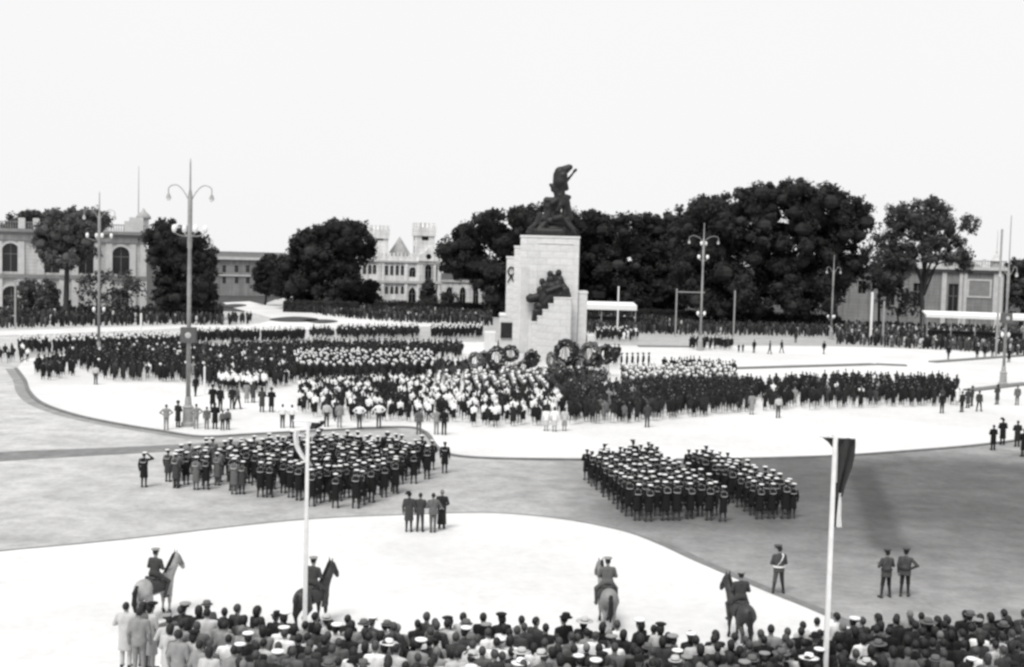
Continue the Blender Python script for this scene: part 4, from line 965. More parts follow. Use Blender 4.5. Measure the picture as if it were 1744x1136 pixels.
build('laurel', [torus((c[0], yl - 0.08, zc), 0.42, 0.10, 'bronze', 20, 6, 0.2, sx=0.75), tube([(c[0] - 0.05, yl - 0.08, zc - 0.42), (c[0] + 0.34, yl - 0.08, zc - 1.15)], 0.07, 'bronze', 6), tube([(c[0] + 0.05, yl - 0.08, zc - 0.42), (c[0] - 0.34, yl - 0.08, zc - 1.15)], 0.07, 'bronze', 6)], mon, smooth=True)
c = VP(869, 500, yl); build('inscription_panel', [box(c[0] - 0.35, c[0] + 0.35, yl - 0.03, yl + 0.04, c[2] - 0.55, c[2] + 0.55, 'stone_c')], mon)
a, b = VP(853, 549, MY + 2.2), VP(874, 576, MY + 2.2)
build('bronze_plaque', [box(a[0], b[0], MY + 2.2, MY + 2.42, b[2], a[2], 'bronze')], mon)
a, b = VP(825, 566, MY + 1), VP(843, 605, MY + 1)
build('side_pier', [box(a[0], b[0], MY + 1.0, MY + 3.4, 0.05, a[2], 'stone')], mon)
a, b = VP(1001, 571, MY + 1), VP(1012, 600, MY + 1)
build('side_pier', [box(a[0], b[0], MY + 1.0, MY + 3.4, 0.05, a[2], 'stone')], mon)

# bronze group on top: points read from the photograph, depths modelled
TY = MY + 4.2
def Q(x, y, d=0.0):
    w = VP(860 + x / 7.33, 265 + y / 7.33, TY); return (w[0], TY + d, w[2])
KM = 1 / 124.0
def BL(x0, y0, r0, x1, y1, r1, d0=0.0, d1=0.0): return L(Q(x0, y0, d0), Q(x1, y1, d1), r0 * KM, r1 * KM, 'bronze')
st = [BL(690, 210, 75, 690, 330, 92), BL(690, 330, 92, 680, 430, 68, 0, 0.1), BL(650, 240, 50, 640, 330, 46), BL(740, 190, 58, 815, 145, 34), BL(700, 190, 55, 800, 135, 30, 0.1, 0.1), BL(640, 250, 40, 650, 420, 45, 0.4, 0.4), BL(730, 250, 55, 745, 300, 40, -0.3, -0.3),
      BL(775, 310, 22, 830, 245, 15), BL(830, 245, 15, 872, 192, 12), BL(865, 195, 20, 885, 178, 20), BL(600, 385, 42, 570, 365, 22), BL(605, 425, 36, 640, 400, 50), BL(740, 390, 50, 768, 415, 26), BL(760, 350, 26, 770, 410, 30),
      BL(655, 440, 58, 665, 520, 50), BL(700, 450, 55, 690, 520, 60), BL(520, 560, 45, 610, 570, 52), BL(500, 610, 32, 600, 620, 62), BL(600, 575, 52, 720, 540, 60), BL(720, 530, 52, 800, 520, 30), BL(760, 520, 42, 770, 600, 50), BL(650, 580, 70, 730, 590, 66), BL(530, 640, 45, 600, 630, 55), BL(520, 530, 18, 500, 560, 22),
      BL(770, 600, 46, 800, 700, 34), BL(800, 680, 36, 815, 780, 36), BL(640, 640, 36, 600, 740, 38), BL(600, 740, 38, 620, 800, 42), BL(560, 660, 40, 545, 760, 48), BL(520, 700, 30, 500, 800, 46), BL(745, 660, 32, 740, 740, 42), BL(690, 620, 36, 655, 690, 30, -0.4, -0.4),
      BL(640, 800, 62, 760, 820, 62), BL(560, 820, 60, 700, 850, 66), BL(480, 780, 40, 400, 850, 30), BL(440, 760, 34, 380, 860, 34), BL(380, 870, 40, 310, 920, 34), BL(450, 860, 42, 520, 900, 52), BL(330, 930, 38, 480, 950, 44), BL(480, 940, 56, 650, 930, 66), BL(650, 930, 66, 830, 930, 46), BL(760, 890, 50, 840, 920, 36), BL(290, 960, 34, 860, 975, 38), BL(420, 950, 50, 700, 960, 55, -0.9, -0.9), BL(430, 950, 50, 800, 960, 55, 0.9, 0.9),
      BL(420, 770, 30, 440, 730, 28), BL(510, 690, 30, 520, 680, 30), BL(700, 770, 40, 620, 790, 36, -0.7, -0.6), BL(500, 850, 36, 430, 920, 40, -0.7, -0.8), BL(790, 860, 40, 850, 930, 34, -0.5, -0.7)]
# head and outstretched wing detail of the crowning figure
st += [BL(680, 500, 34, 690, 505, 34, -0.25, -0.25), BL(585, 600, 30, 640, 560, 34, -0.6, -0.5)]
statue = np_mesh('bronze_statue', [skin(st, 0.08, 0.06)], True)
zt = VP(930, 404, MY + 1.6)[2]
o = link('bronze_statue', statue); tag(o, 'dark bronze group with crowning winged figure and raised arm on the monument top', 'statue')
GY = MY + 0.9
def Q2(x, y, d=0.0):
    w = VP(820 + x / 5.164, 440 + y / 5.164, GY); return (w[0], GY + d, w[2])
K2 = 1 / 87.3
def B2(x0, y0, r0, x1, y1, r1, d0=0.0, d1=0.0): return L(Q2(x0, y0, d0), Q2(x1, y1, d1), r0 * K2 * 1.08, r1 * K2 * 1.08, 'bronze')
gp = []
for hx, hy, tx, ty, d in ((605, 138, 610, 240, 0.2), (680, 128, 685, 240, 0.3), (535, 205, 560, 300, 0.0), (725, 250, 735, 330, -0.2), (640, 170, 640, 260, 0.5), (690, 190, 670, 280, -0.1)):
    gp += [E(Q2(hx, hy, d), (28 * K2, 28 * K2, 32 * K2), 'bronze'), B2(hx, hy + 25, 16, tx, ty - 40, 34, d, d), B2(tx, ty - 50, 38, tx, ty + 10, 34, d, d), B2(tx - 20, ty - 50, 18, tx - 50, ty, 14, d, d - 0.2), B2(tx + 22, ty - 50, 18, tx + 40, ty, 14, d, d - 0.2)]
gp += [B2(430, 355, 36, 470, 350, 34), B2(470, 345, 34, 560, 320, 30), B2(520, 280, 34, 540, 370, 44), B2(540, 360, 44, 590, 300, 44), B2(560, 400, 50, 610, 340, 50), B2(500, 420, 36, 560, 430, 40), B2(545, 440, 34, 490, 470, 32), B2(480, 470, 30, 500, 500, 28), B2(470, 500, 24, 460, 540, 20), B2(500, 440, 26, 470, 500, 22), B2(600, 380, 38, 640, 330, 40), B2(640, 320, 40, 740, 325, 22), B2(700, 280, 34, 740, 300, 22), B2(580, 290, 22, 690, 250, 18, -0.5, -0.5), B2(620, 250, 40, 680, 290, 40), B2(430, 340, 30, 410, 345, 20)]
o = link('bronze_statue', np_mesh('bronze_group', [skin(gp, 0.055, 0.035)], True)); tag(o, 'dark bronze cluster of climbing figures on the monument stair', 'statue')

# ---- wreaths
def wreath(px, py, R, m, label, lean=0.28, sx=0.8, z=0.11, flower=None, rz=0.0):
    p = G(px, py, z); t = empty('wreath', p, rz); tag(t, label, 'wreath', 'wreaths round the monument')
    h = R * 1.15 + 0.75
    lean = lean + random.uniform(-0.12, 0.2)
    if flower == 'full': build('ring', [torus((0, 0.1, h), R * 0.62, R * 0.5, m, 24, 8, 0.34, -lean, sx)], t)
    else: build('ring', [torus((0, 0.1, h), R, R * 0.36, m, 26, 8, 0.38, -lean, sx)], t)
    build('stand', [tube([(-R * 0.55, -0.10, 0), (-0.05, 0.22, h + R * 0.9)], 0.03, 'bark', 5), tube([(R * 0.55, -0.10, 0), (0.05, 0.22, h + R * 0.9)], 0.03, 'bark', 5), tube([(0, 0.95, 0), (0, 0.24, h + R * 0.85)], 0.03, 'bark', 5)], t)
    k = []
    for i in range(14):
        a = random.uniform(0, 6.28) if flower != 'centre' else random.uniform(3.6, 5.8); q = R * random.uniform(0.85, 1.15)
        k.append(lathe([(0.01, -0.08), (0.10, -0.04), (0.11, 0.03), (0.02, 0.08)], 'flower', 6, (q * math.cos(a) * sx, -0.05 - R * 0.25, h + q * math.sin(a) * 0.95)))
    build('flowers', k, t)['kind'] = 'stuff'
    return t
WR = [(845, 640, 0.95, 'wreath_dark', 'tall dark wreath at the outer end of the flowers', 0.8), (823, 638, 0.75, 'wreath_mid', 'mottled wreath at the soldiers\' end of the flowers', 0.8), (808, 640, 0.7, 'wreath_mid', 'flowery wreath furthest from the bronze plaque', 0.9),
      (869, 628, 0.75, 'wreath_dark', 'dark wreath with pale bloom below the bronze plaque', 0.95), (881, 607, 0.9, 'wreath_dark', 'upright dark wreath in the corner by the stair', 0.7), (899, 606, 0.95, 'wreath_dark', 'dark wreath leaning against the stair flank', 0.65), (855, 605, 0.6, 'wreath_mid', 'small mottled wreath under the bronze plaque', 0.9),
      (905, 640, 0.85, 'wreath_dark', 'round dark wreath with a white bloom before the stair', 0.95), (938, 638, 0.65, 'wreath_mid', 'narrow pale wreath before the stair front', 0.6), (960, 635, 1.15, 'wreath_dark', 'largest ring wreath before the stair front', 0.8), (976, 628, 1.0, 'wreath_dark', 'dark wreath behind the largest ring', 0.7),
      (989, 620, 1.05, 'wreath_mid', 'mottled wreath against the side buttress', 0.75), (1004, 634, 1.05, 'wreath_mid', 'tall speckled wreath by the side pier', 0.85), (1016, 640, 0.8, 'wreath_dark', 'dark wreath with white ribbon at the guards\' end', 0.8), (985, 645, 0.7, 'wreath_dark', 'low dark wreath before the speckled one', 0.9), (1030, 632, 0.9, 'wreath_dark', 'dark wreath standing outermost towards the six guards', 0.8), (950, 648, 0.6, 'wreath_mid', 'low mottled wreath before the largest ring', 1.0), (890, 648, 0.55, 'wreath_mid', 'low mottled wreath before the round dark one', 1.0), (832, 648, 0.6, 'wreath_mid', 'low flowery wreath before the tall dark one', 1.0)]
for i, (px, py, R, m, lb, sx) in enumerate(WR): wreath(px, py, R * 0.9, m, lb, 0.25, sx, 0.11 if py > 641 else 0.65, 'full' if i % 3 == 1 else None, random.uniform(-0.5, 0.5))

for i, (px, py) in enumerate(((800, 650), (816, 652), (842, 654), (862, 650), (878, 645), (918, 652), (930, 646), (968, 652), (998, 650), (1024, 648), (1010, 652), (852, 632), (915, 632))):
    q = G(px, py, 0.11); hp = []; r_ = random.uniform(0.45, 0.8)
    for k in range(46):
        a = random.uniform(0, 6.28); d = r_ * math.sqrt(random.random()); z = (1 - (d / r_) ** 2) * r_ * 1.1 + random.uniform(0, 0.15); s = random.uniform(0.05, 0.13)
        hp.append(lathe([(0.01, -s), (s, -s * 0.3), (s, s * 0.4), (0.01, s)], random.choice(['wreath_mid', 'wreath_dark', 'wreath_mid', 'flower', 'light']), 5, (d * math.cos(a), d * math.sin(a), max(0.05, z))))
    hp.append(sphere_lobe((0, 0, 0.02), (r_ * 0.8, r_ * 0.8, r_ * 0.9), 'wreath_dark'))
    t = build('flower_heap', hp, None, q); tag(t, f"loose heap of flowers before the monument, {ordinal(i + 1)} of the scattered heaps", 'flowers', 'flower heaps at the monument', 'stuff')
# the bank of loose greenery and flowers round the foot
C_, N_, C2 = [], [], []
for i in range(5200):
    px = random.uniform(798, 1032); q = G(px, 646 + random.uniform(-3, 6), 0.1)
    hgt = 0.45 + 1.15 * (0.5 + 0.5 * math.sin(px * 0.11) * math.sin(px * 0.043 + 1)) * random.random()
    c_ = q + np.array([random.gauss(0, 0.15), random.uniform(-0.5, 2.2), hgt * random.random()]); (C2 if random.random() < 0.10 else C_).append(c_)
N_ = np.tile(np.array([[0, -0.6, 0.8]]), (len(C_), 1)); N2_ = np.tile(np.array([[0, -0.6, 0.8]]), (len(C2), 1))
t = build('wreath_foliage', [leaf_quads(np.array(C_), N_, 0.14, 'wreath_mid'), leaf_quads(np.array(C_) + np.array([0.1, 0.05, 0.05]), N_, 0.12, 'wreath_dark'), leaf_quads(np.array(C2), N2_, 0.09, 'light')])
tag(t, 'bank of loose greenery and flowers heaped round the monument foot', 'flowers', None, 'stuff')
# ================================================================== LAMP POSTS AND POLES
def lamp_post(px, py, H_, label, arm_z, arm_len, rings, box_z=None, group='lamp posts round the square', scale=0.78, globe_r=0.17, arms=(1, -1), heavy=False):
    p = GP(px, py); t = empty('lamp_post', p, random.uniform(-0.1, 0.1)); tag(t, label, 'lamp post', group)
    s = scale
    build('base', [lathe([(0.46, 0), (0.46, 0.25), (0.36, 0.32), (0.33, 1.2), (0.38, 1.3), (0.24, 1.45), (0.19, 2.0)], 'post_paint', 12)], t, smooth=False)
    build('pole', [lathe([(0.20 * s, 1.9), (0.17 * s, arm_z * 0.55), (0.19 * s, arm_z * 0.56), (0.15 * s, arm_z * 0.75), (0.20 * s, arm_z * 0.755), (0.20 * s, arm_z * 0.97), (0.09 * s, arm_z), (0.06 * s, H_ * 0.985), (0.03, H_)], 'post_paint', 10)], t, smooth=True)
    for q in arms:
        pts = smooth_path([(0.1 * q, 0, arm_z - 0.7), (0.45 * q, 0, arm_z - 0.1), (arm_len * 0.65 * q, 0, arm_z + 0.25), (arm_len * q, 0, arm_z + 0.1), (arm_len * 1.03 * q, 0, arm_z - 0.35)], 5)
        a = build('arm', [tube(pts, 0.035, 'post_paint', 6)], t)
        e = pts[-1]; build('lamp', [lathe([(0.05, 0.05), (0.09, -0.02), (0.14, -0.16), (0.19, -0.26)], 'post_paint', 10, e), lathe([(0.165, -0.262), (0.15, -0.36), (0.06, -0.44)], 'globe', 10, e)], a)
    for z, n, r in rings:
        for i in range(n):
            a = i * 2 * math.pi / n + 0.5; x, y = r * math.cos(a), r * math.sin(a)
            b = build('bracket', [tube(smooth_path([(0, 0, z - 0.5), (x * 0.6, y * 0.6, z - 0.45), (x, y, z - 0.25)], 4), 0.035, 'post_paint', 5)], t)
            build('globe', [lathe([(0.07, -0.26), (globe_r * 0.8, -0.18), (globe_r, 0), (globe_r * 0.8, 0.18), (0.04, 0.25)], 'globe', 10, (x, y, z))], b, smooth=True)
    if box_z:
        bx = build('loudspeaker_box', [box(-0.48, 0.48, -0.45, 0.35, box_z - 0.5, box_z + 0.5, 'grey')], t)
        build('speaker_cone', [lathe([(0.20, 0), (0.10, 0.02), (0.02, 0.03)], 'light', 12)], bx).matrix_local = Matrix.Translation((0.02, -0.452, box_z)) @ Matrix.Rotation(math.pi / 2, 4, 'X')
    return t
lamp_post(320, 726, 17.7, 'tallest lamp post with loudspeaker box and curved arms beside children', 15.7, 1.35, [(13.1, 4, 1.05)], 6.1)
lamp_post(168, 614, 17.4, 'thin lamp post standing in the far white-capped rank', 15.3, 1.5, [(12.9, 4, 1.2), (5.3, 2, 0.5)])
lamp_post(1192, 597, 17.0, 'many-lamped post rising from a dark group before the great trees', 15.0, 1.9, [(14.3, 2, 0.4), (12.5, 4, 0.8), (5.0, 4, 0.6)])
lamp_post(1415, 578, 13.6, 'shorter lamp post in front of the feathery tree', 11.4, 1.1, [(3.7, 3, 0.6)])
lamp_post(1708, 656, 17.4, 'lamp post with loudspeaker at the edge beside the long canopy', 11.9, 0.8, [(5.2, 2, 0.45)], 6.9)

def post(px, py, top_py, label, w=0.16, m='white_paint', cap=True, base_z=None, cat='post'):
    p = GP(px, py); z1 = VP(px, top_py, p[1])[2] - p[2]
    t = empty('post', p); tag(t, label, cat, 'plain posts along the far crowd')
    build('shaft', [box(-w / 2, w / 2, -w / 2, w / 2, 0, z1, m)], t)
    if cap: build('finial', [lathe([(w * 0.7, z1), (w * 0.7, z1 + 0.08), (0.02, z1 + 0.25)], m, 6)], t)
    return t
post(1051, 572, 490, 'white post behind the end of the short white canopy', 0.2)
post(1150, 574, 494, 'grey post carrying a crossbar in front of the great trees', 0.2, 'post_paint')
post(1249, 574, 497, 'grey post beyond the many-lamped post', 0.2, 'post_paint')
post(1482, 586, 500, 'tall pale post rising from the mixed far crowd', 0.3)
post(1503, 585, 516, 'short pale post next to the tall one', 0.26, 'post_paint')
post(240, 566, 536, 'low white post before the arched palace', 0.22)
post(26, 560, 480, 'thin grey post before the arched palace arches', 0.2, 'post_paint')
post(1696, 606, 392, 'slender tall mast beside the long canopy', 0.22, 'post_paint')
post(348, 672, 628, 'short white staff behind the tall lamp post', 0.12)
a, b = GP(1150, 574), GP(1197, 575); z = VP(1150, 495, a[1])[2]
t = build('crossbar', [box(0.2, b[0] - a[0], -0.08, 0.08, z - 0.25, z - 0.1, 'post_paint')], None, a); tag(t, 'thin grey crossbar between a post and the many-lamped post', 'crossbar')
p = GP(237, 560); hz = VP(237, 280, 232.0)
# ---- canopies of the grandstands
def canopy(pts, depth, th, label, m='canvas', n_post=4):
    A = VP(*pts[0]); B = VP(*pts[1]); u = (B - A); ln = np.linalg.norm(u[:2]); ang = math.atan2(u[1], u[0])
    t = empty('grandstand_canopy', (A[0], A[1], 0), ang); tag(t, label, 'canopy', 'grandstand canopies')
    z = (A[2] + B[2]) / 2
    build('roof', [(np.array([[0, 0, z - th], [ln, 0, z - th], [ln, depth, z + 0.3 - 0.1], [0, depth, z + 0.3 - 0.1], [0, 0, z], [ln, 0, z], [ln, depth, z + 0.35], [0, depth, z + 0.35]], float), BOXF, m)], t)
    for i in range(n_post):
        x = 0.2 + (ln - 0.4) * i / (n_post - 1)
        for y in (0.3, depth - 0.3): build('post', [box(x - 0.07, x + 0.07, y - 0.07, y + 0.07, 0, z - th, 'post_paint')], t)
    for i in range(4): build('tier', [box(0.1, ln - 0.1, 1.2 + i * 1.1, 1.2 + (i + 1) * 1.1 - 0.01, 0, 0.5 + 0.45 * i, 'charcoal')], t)
    return t
canopy([(994, 518, 214.0), (1085, 521, 214.0)], 7, 0.85, 'short white canopy beside the monument flank')
canopy([(1578, 537, 196.0), (1790, 540, 192.0)], 7, 0.5, 'long white canopy before the classical building', n_post=6)
# white ramp-like strip in the palace crowd
A, B, C = VP(172, 541, 205), VP(190, 545, 203), VP(212, 558, 200)
t = build('awning_strip', [ribbon(smooth_path([A, B, C], 5), (0, 0.5, 0), (0, 0, 0.28), 'canvas')]); tag(t, 'curved white awning strip sloping down beside the thin lamp post', 'awning')

# ---- flagpoles of the near crowd
def flagpole(px, gpy, top_py, label, bar):
    p = G(px, gpy, TZ); z1 = VP(px, top_py, p[1])[2] - TZ
    t = empty('flagpole', p); tag(t, label, 'flagpole', 'white wooden flagpoles')
    build('pole', [(np.array([[-.058, -.058, 0], [.058, -.058, 0], [.058, .058, 0], [-.058, .058, 0], [-.04, -.04, z1], [.04, -.04, z1], [.04, .04, z1], [-.04, .04, z1]], float), BOXF, 'white_paint')], t)
    build('crossbar', [tube([(bar[0], 0.1, z1 - 0.03), (bar[1], 0.1, z1 - 0.05)], 0.03, 'white_paint', 6)], t)
    return p, z1
mat('flag_red', 0.035, 0.9, 0.2, 4); mat('flag_white', 0.7, 0.9, 0.08, 4)
def cloth(name, p, pix, fold, m, depth, label=None, parent=None):
    """hanging cloth: left and right edge pixels row by row, folded in depth, with thickness"""
    V = []; n = 9
    for r, (xl, xr, y) in enumerate(pix):
        for i in range(n):
            t_ = i / (n - 1); q = VP(xl + (xr - xl) * t_, y, p[1] + depth)
            q[1] += fold * math.sin(t_ * 9.0 + r * 0.5); V.append(q - np.array([p[0], p[1], p[2]]))
    V = np.array(V); k = len(pix); N = len(V); W = V + np.array([0, 0.03, 0])
    F = []
    for r in range(k - 1):
        for i in range(n - 1):
            a = r * n + i; F += [[a, a + n, a + n + 1, a + 1], [N + a, N + a + 1, N + a + n + 1, N + a + n]]
    for r in range(k - 1):
        a, b = r * n, r * n + n - 1; F += [[a, N + a, N + a + n, a + n], [b, b + n, N + b + n, N + b]]
    return build(name, [(np.concatenate([V, W]), F, m)], parent, (0, 0, 0) if parent else p, smooth=True)
p, z1 = flagpole(1402, 1222, 742, 'white flagpole with dark hanging banner among the darker crowd', (-0.35, 0.52))
e = empty('banner', p); tag(e, 'dark banner drooping from the crossbar of its flagpole', 'flag')
cloth('cloth', p, [(1428, 1458, 746), (1428, 1457, 760), (1427, 1455, 775), (1426, 1450, 795), (1425, 1443, 812), (1424, 1438, 828), (1424, 1434, 845)], 0.09, 'flag_red', 0.12, parent=e)
cloth('tail', p, [(1424, 1433, 843), (1423, 1431, 860), (1423, 1430, 878), (1422, 1430, 898)], 0.04, 'flag_red', 0.16, parent=e)
cloth('pale_stripe', p, [(1429, 1433, 840), (1428, 1433, 860), (1426, 1432, 880), (1425, 1433, 898)], 0.03, 'flag_white', 0.08, parent=e)
cloth('corner', p, [(1396, 1422, 742), (1403, 1422, 747), (1412, 1422, 754), (1418, 1422, 762)], 0.05, 'flag_red', 0.12, parent=e)
cloth('pale_edge', p, [(1421, 1427, 748), (1421, 1427, 775), (1422, 1426, 800), (1422, 1425, 822)], 0.03, 'flag_white', 0.10, parent=e)
p, z1 = flagpole(518, 1128, 716, 'white flagpole in front of the dark bay horse', (-0.4, 0.3))
e = empty('banner', p); tag(e, 'pale flag swept into a curve beside its white flagpole', 'flag')
cloth('cloth', p, [(500, 510, 733), (499, 508, 745), (500, 509, 757), (504, 514, 768), (511, 521, 779), (519, 529, 787), (525, 532, 793)], 0.05, 'flag_white', 0.12, parent=e)
cloth('corner', p, [(533, 554, 717), (530, 553, 721), (528, 548, 726), (527, 538, 731)], 0.05, 'flag_red', 0.12, parent=e)

# ================================================================== BUILDINGS
class Facade:
    """a wall plane between two points given by pixel column and distance; features read as (px, py)"""
    def __init__(s, name, a, b, label, wall, depth=14.0, reveal=0.45):
        A = VP(a[0], 450, a[1]); B = VP(b[0], 450, b[1])
        s.A = A[:2]; d = B[:2] - A[:2]; s.len = np.linalg.norm(d); s.U = d / s.len; s.N = np.array([s.U[1], -s.U[0]])
        s.ang = math.atan2(s.U[1], s.U[0]); s.wall = wall; s.reveal = reveal; s.depth = depth
        s.t = empty(name, (A[0], A[1], 0), s.ang); tag(s.t, label, 'building')
    def uz(s, px, py):
        d = ray(px, py)[:3]; o = np.array([0, 0])
        # solve o + t*d_xy = A + u*U
        M = np.array([[d[0], -s.U[0]], [d[1], -s.U[1]]]); t_, u = np.linalg.solve(M, s.A)
        return u, CAMZ + d[2] * t_
    def rect(s, x0, y0, x1, y1):
        u0, zt = s.uz(x0, y0); u1, zb = s.uz(x1, y1); return u0, u1, zb, zt
    def box(s, name, u0, u1, z0, z1, out, back=0.0, m=None, parent=None):
        return build(name, [box(u0, u1, -out, back, z0, z1, m or s.wall)], parent or s.t)
    def wall_with(s, u0, u1, z0, z1, ops, m=None):
        m = m or s.wall; N = 10
        def top(o, u):
            du = abs(u - o['u']); w = o['w']
            if o['k'] == 'arch': return o['z'] + o['h'] - w / 2 + math.sqrt(max(0, (w / 2) ** 2 - du ** 2))
            if o['k'] == 'point': return o['z'] + o['h'] - 0.866 * w + math.sqrt(max(0, w * w - (du + w / 2) ** 2))
            return o['z'] + o['h']
        br = {round(u0, 4), round(u1, 4)}
        for o in ops:
            for i in range(N + 1): br.add(round(o['u'] - o['w'] / 2 + o['w'] * i / N, 4))
        br = sorted(b for b in br if u0 <= b <= u1); V, F = [], []
        def quad(a, b, c, d):
            n = len(V); V.extend([a, b, c, d]); F.append([n, n + 1, n + 2, n + 3])
        for ua, ub in zip(br[:-1], br[1:]):
            mid = (ua + ub) / 2; ca = cb = z0
            for o in sorted((o for o in ops if abs(mid - o['u']) < o['w'] / 2), key=lambda o: o['z']):
                quad((ua, 0, ca), (ub, 0, cb), (ub, 0, o['z']), (ua, 0, o['z'])); ca, cb = top(o, ua), top(o, ub)
            quad((ua, 0, ca), (ub, 0, cb), (ub, 0, z1), (ua, 0, z1))
        R_ = s.reveal
        for o in ops:
            us = [o['u'] - o['w'] / 2 + o['w'] * i / N for i in range(N + 1)]
            out = [(us[0], o['z'])] + [(u, top(o, u)) for u in us] + [(us[-1], o['z'])]
            for i in range(len(out)):
                p, q = out[i], out[(i + 1) % len(out)]; quad((p[0], 0, p[1]), (q[0], 0, q[1]), (q[0], R_, q[1]), (p[0], R_, p[1]))
        w = build('wall', [(np.array(V, float), np.array(F), m)], s.t)
        build('wall', [box(u0, u1, R_ + 0.06, s.depth, z0, z1, m), box(u0, u0 + 0.3, 0.002, R_ + 0.058, z0, z1, m), box(u1 - 0.3, u1, 0.002, R_ + 0.058, z0, z1, m)], s.t)
        for o in ops: s.window(o)
        return w
    def window(s, o, y=None):
        y = s.reveal - 0.06 if y is None else y
        fr = build('window', [box(o['u'] - 0.06, o['u'] + 0.06, y - 0.05, y, o['z'], o['z'] + o['h'], 'frame_dark'), box(o['u'] - o['w'] / 2, o['u'] - 0.061, y - 0.05, y, o['z'] + o['h'] * 0.62, o['z'] + o['h'] * 0.62 + 0.12, 'frame_dark'), box(o['u'] + 0.061, o['u'] + o['w'] / 2, y - 0.05, y, o['z'] + o['h'] * 0.62, o['z'] + o['h'] * 0.62 + 0.12, 'frame_dark')], s.t)
        for q in (-1, 1):
            c_ = o['u'] + q * o['w'] / 4; build('pane', [box(c_ - o['w'] / 4 + (0.061 if q > 0 else -0.05), c_ + o['w'] / 4 + (0.05 if q > 0 else -0.061), y - 0.03, y - 0.01, o['z'] - 0.02, o['z'] + o['h'] + 0.02, 'glass')], fr)
    def op(s, x0, y0, x1, y1, k): u0, u1, zb, zt = s.rect(x0, y0, x1, y1); u0b, _ = s.uz(x0, (y0 + y1) / 2); return dict(u=(u0 + u1) / 2, z=zb, w=u1 - u0, h=zt - zb, k=k)
    def balustrade(s, u0, u1, z0, h, m, gap=0.42):
        rail = s.box('balustrade', u0, u1, z0 + h - 0.14, z0 + h, 0.12, 0.12, m)
        n = int((u1 - u0) / gap)
        build('balusters', [lathe([(0.07, z0), (0.11, z0 + h * 0.3), (0.06, z0 + h * 0.6), (0.09, z0 + h - 0.142)], m, 6, (u0 + gap * (i + 0.5), 0, 0)) for i in range(n)], rail)['kind'] = 'stuff'

# --- arched palace
F1 = Facade('palace', (-60, 214), (262, 224), 'two-storey palace with big arched windows and balustraded roof, half hidden by trees', 'wall_cream', 18)
ops = []
for cx, tp, bt in ((-44, 411, 461), (18, 414, 463), (88, 416, 465), (146, 418, 466), (206, 420, 467)):
    ops.append(F1.op(cx - 15, tp, cx + 15, bt, 'arch'))
for cx, tp, bt in ((-44, 486, 532), (19, 487, 533), (86, 488, 534), (206, 492, 536)):
    ops.append(F1.op(cx - 15, tp, cx + 15, bt, 'arch'))
ops.append(F1.op(116, 510, 128, 535, 'arch'))
u0, zc = F1.uz(-58, 389); u1, zc2 = F1.uz(249, 400); zc = (zc + zc2) / 2
F1.wall_with(0.0, u1, 0, zc, ops)
F1.box('cornice', -0.3, u1 + 0.5, zc - 0.25, zc + 0.35, 0.9, 0.5, 'trim_grey'); F1.box('cornice', -0.2, u1 + 0.3, zc - 0.75, zc - 0.27, 0.45, -0.003, 'trim_grey')
zs = F1.uz(18, 468)[1]; F1.box('string_course', -0.2, u1 + 0.2, zs - 0.5, zs + 0.15, 0.4, -0.003, 'trim_grey'); F1.box('string_course', -0.1, u1 + 0.1, zc - 1.9, zc - 1.6, 0.18, -0.003, 'trim_grey')
for cx in (-2, 36, 70, 107, 128, 165, 186, 226, 244):
    u, _ = F1.uz(cx, 440); F1.box('pilaster', u - 0.55, u + 0.55, zs + 0.155, zc - 1.905, 0.22, -0.003, 'trim_light'); F1.box('pilaster', u - 0.6, u + 0.6, 0, zs - 0.505, 0.26, -0.003, 'trim_light')
for o in ops[:9]:
    th = np.linspace(0, math.pi, 15); r0 = o['w'] / 2 + 0.05; zc_ = o['z'] + o['h'] - o['w'] / 2
    build('arch_moulding', [ribbon([(o['u'] + (r0 + 0.2) * math.cos(a), -0.10, zc_ + (r0 + 0.2) * math.sin(a)) for a in th], [(0.2 * math.cos(a), 0, 0.2 * math.sin(a)) for a in th], (0, 0.098, 0), 'trim_light')], F1.t)
zb = zc + 0.36
for cx, w in ((37, 4), (62, 4), (-20, 4), (183, 3), (216, 3)):
    u, _ = F1.uz(cx, 385); F1.box('parapet_pier', u - w * 0.14, u + w * 0.14, zb, zb + 1.9, 0.3, 0.3, 'trim_light')
F1.balustrade(0, u1, zb, 1.25, 'trim_grey')
u, _ = F1.uz(232, 390); F1.box('parapet_block', u - 1.2, u + 1.2, zb, zb + 2.6, 0.45, 0.6, 'trim_light')
u, _ = F1.uz(245, 380); zt = F1.uz(245, 373)[1]
tw = build('turret', [lathe([(0.9, zb - 0.5), (0.95, zt), (0.7, zt + 0.02)], 'trim_light', 12, (u, 2.2, 0))], F1.t)
build('dome', [lathe([(1.35, zt + 0.03), (1.30, zt + 0.5), (0.9, zt + 1.0), (0.45, zt + 1.35), (0.15, zt + 1.9), (0.03, zt + 2.0)], 'roof_slate', 12, (u, 2.2, 0))], tw, smooth=True)
u, _ = F1.uz(237, 330); build('flagstaff', [tube([(u, 3.5, zb), (u, 3.5, F1.uz(237, 281)[1])], [0.12, 0.04], 'post_paint', 6)], F1.t)
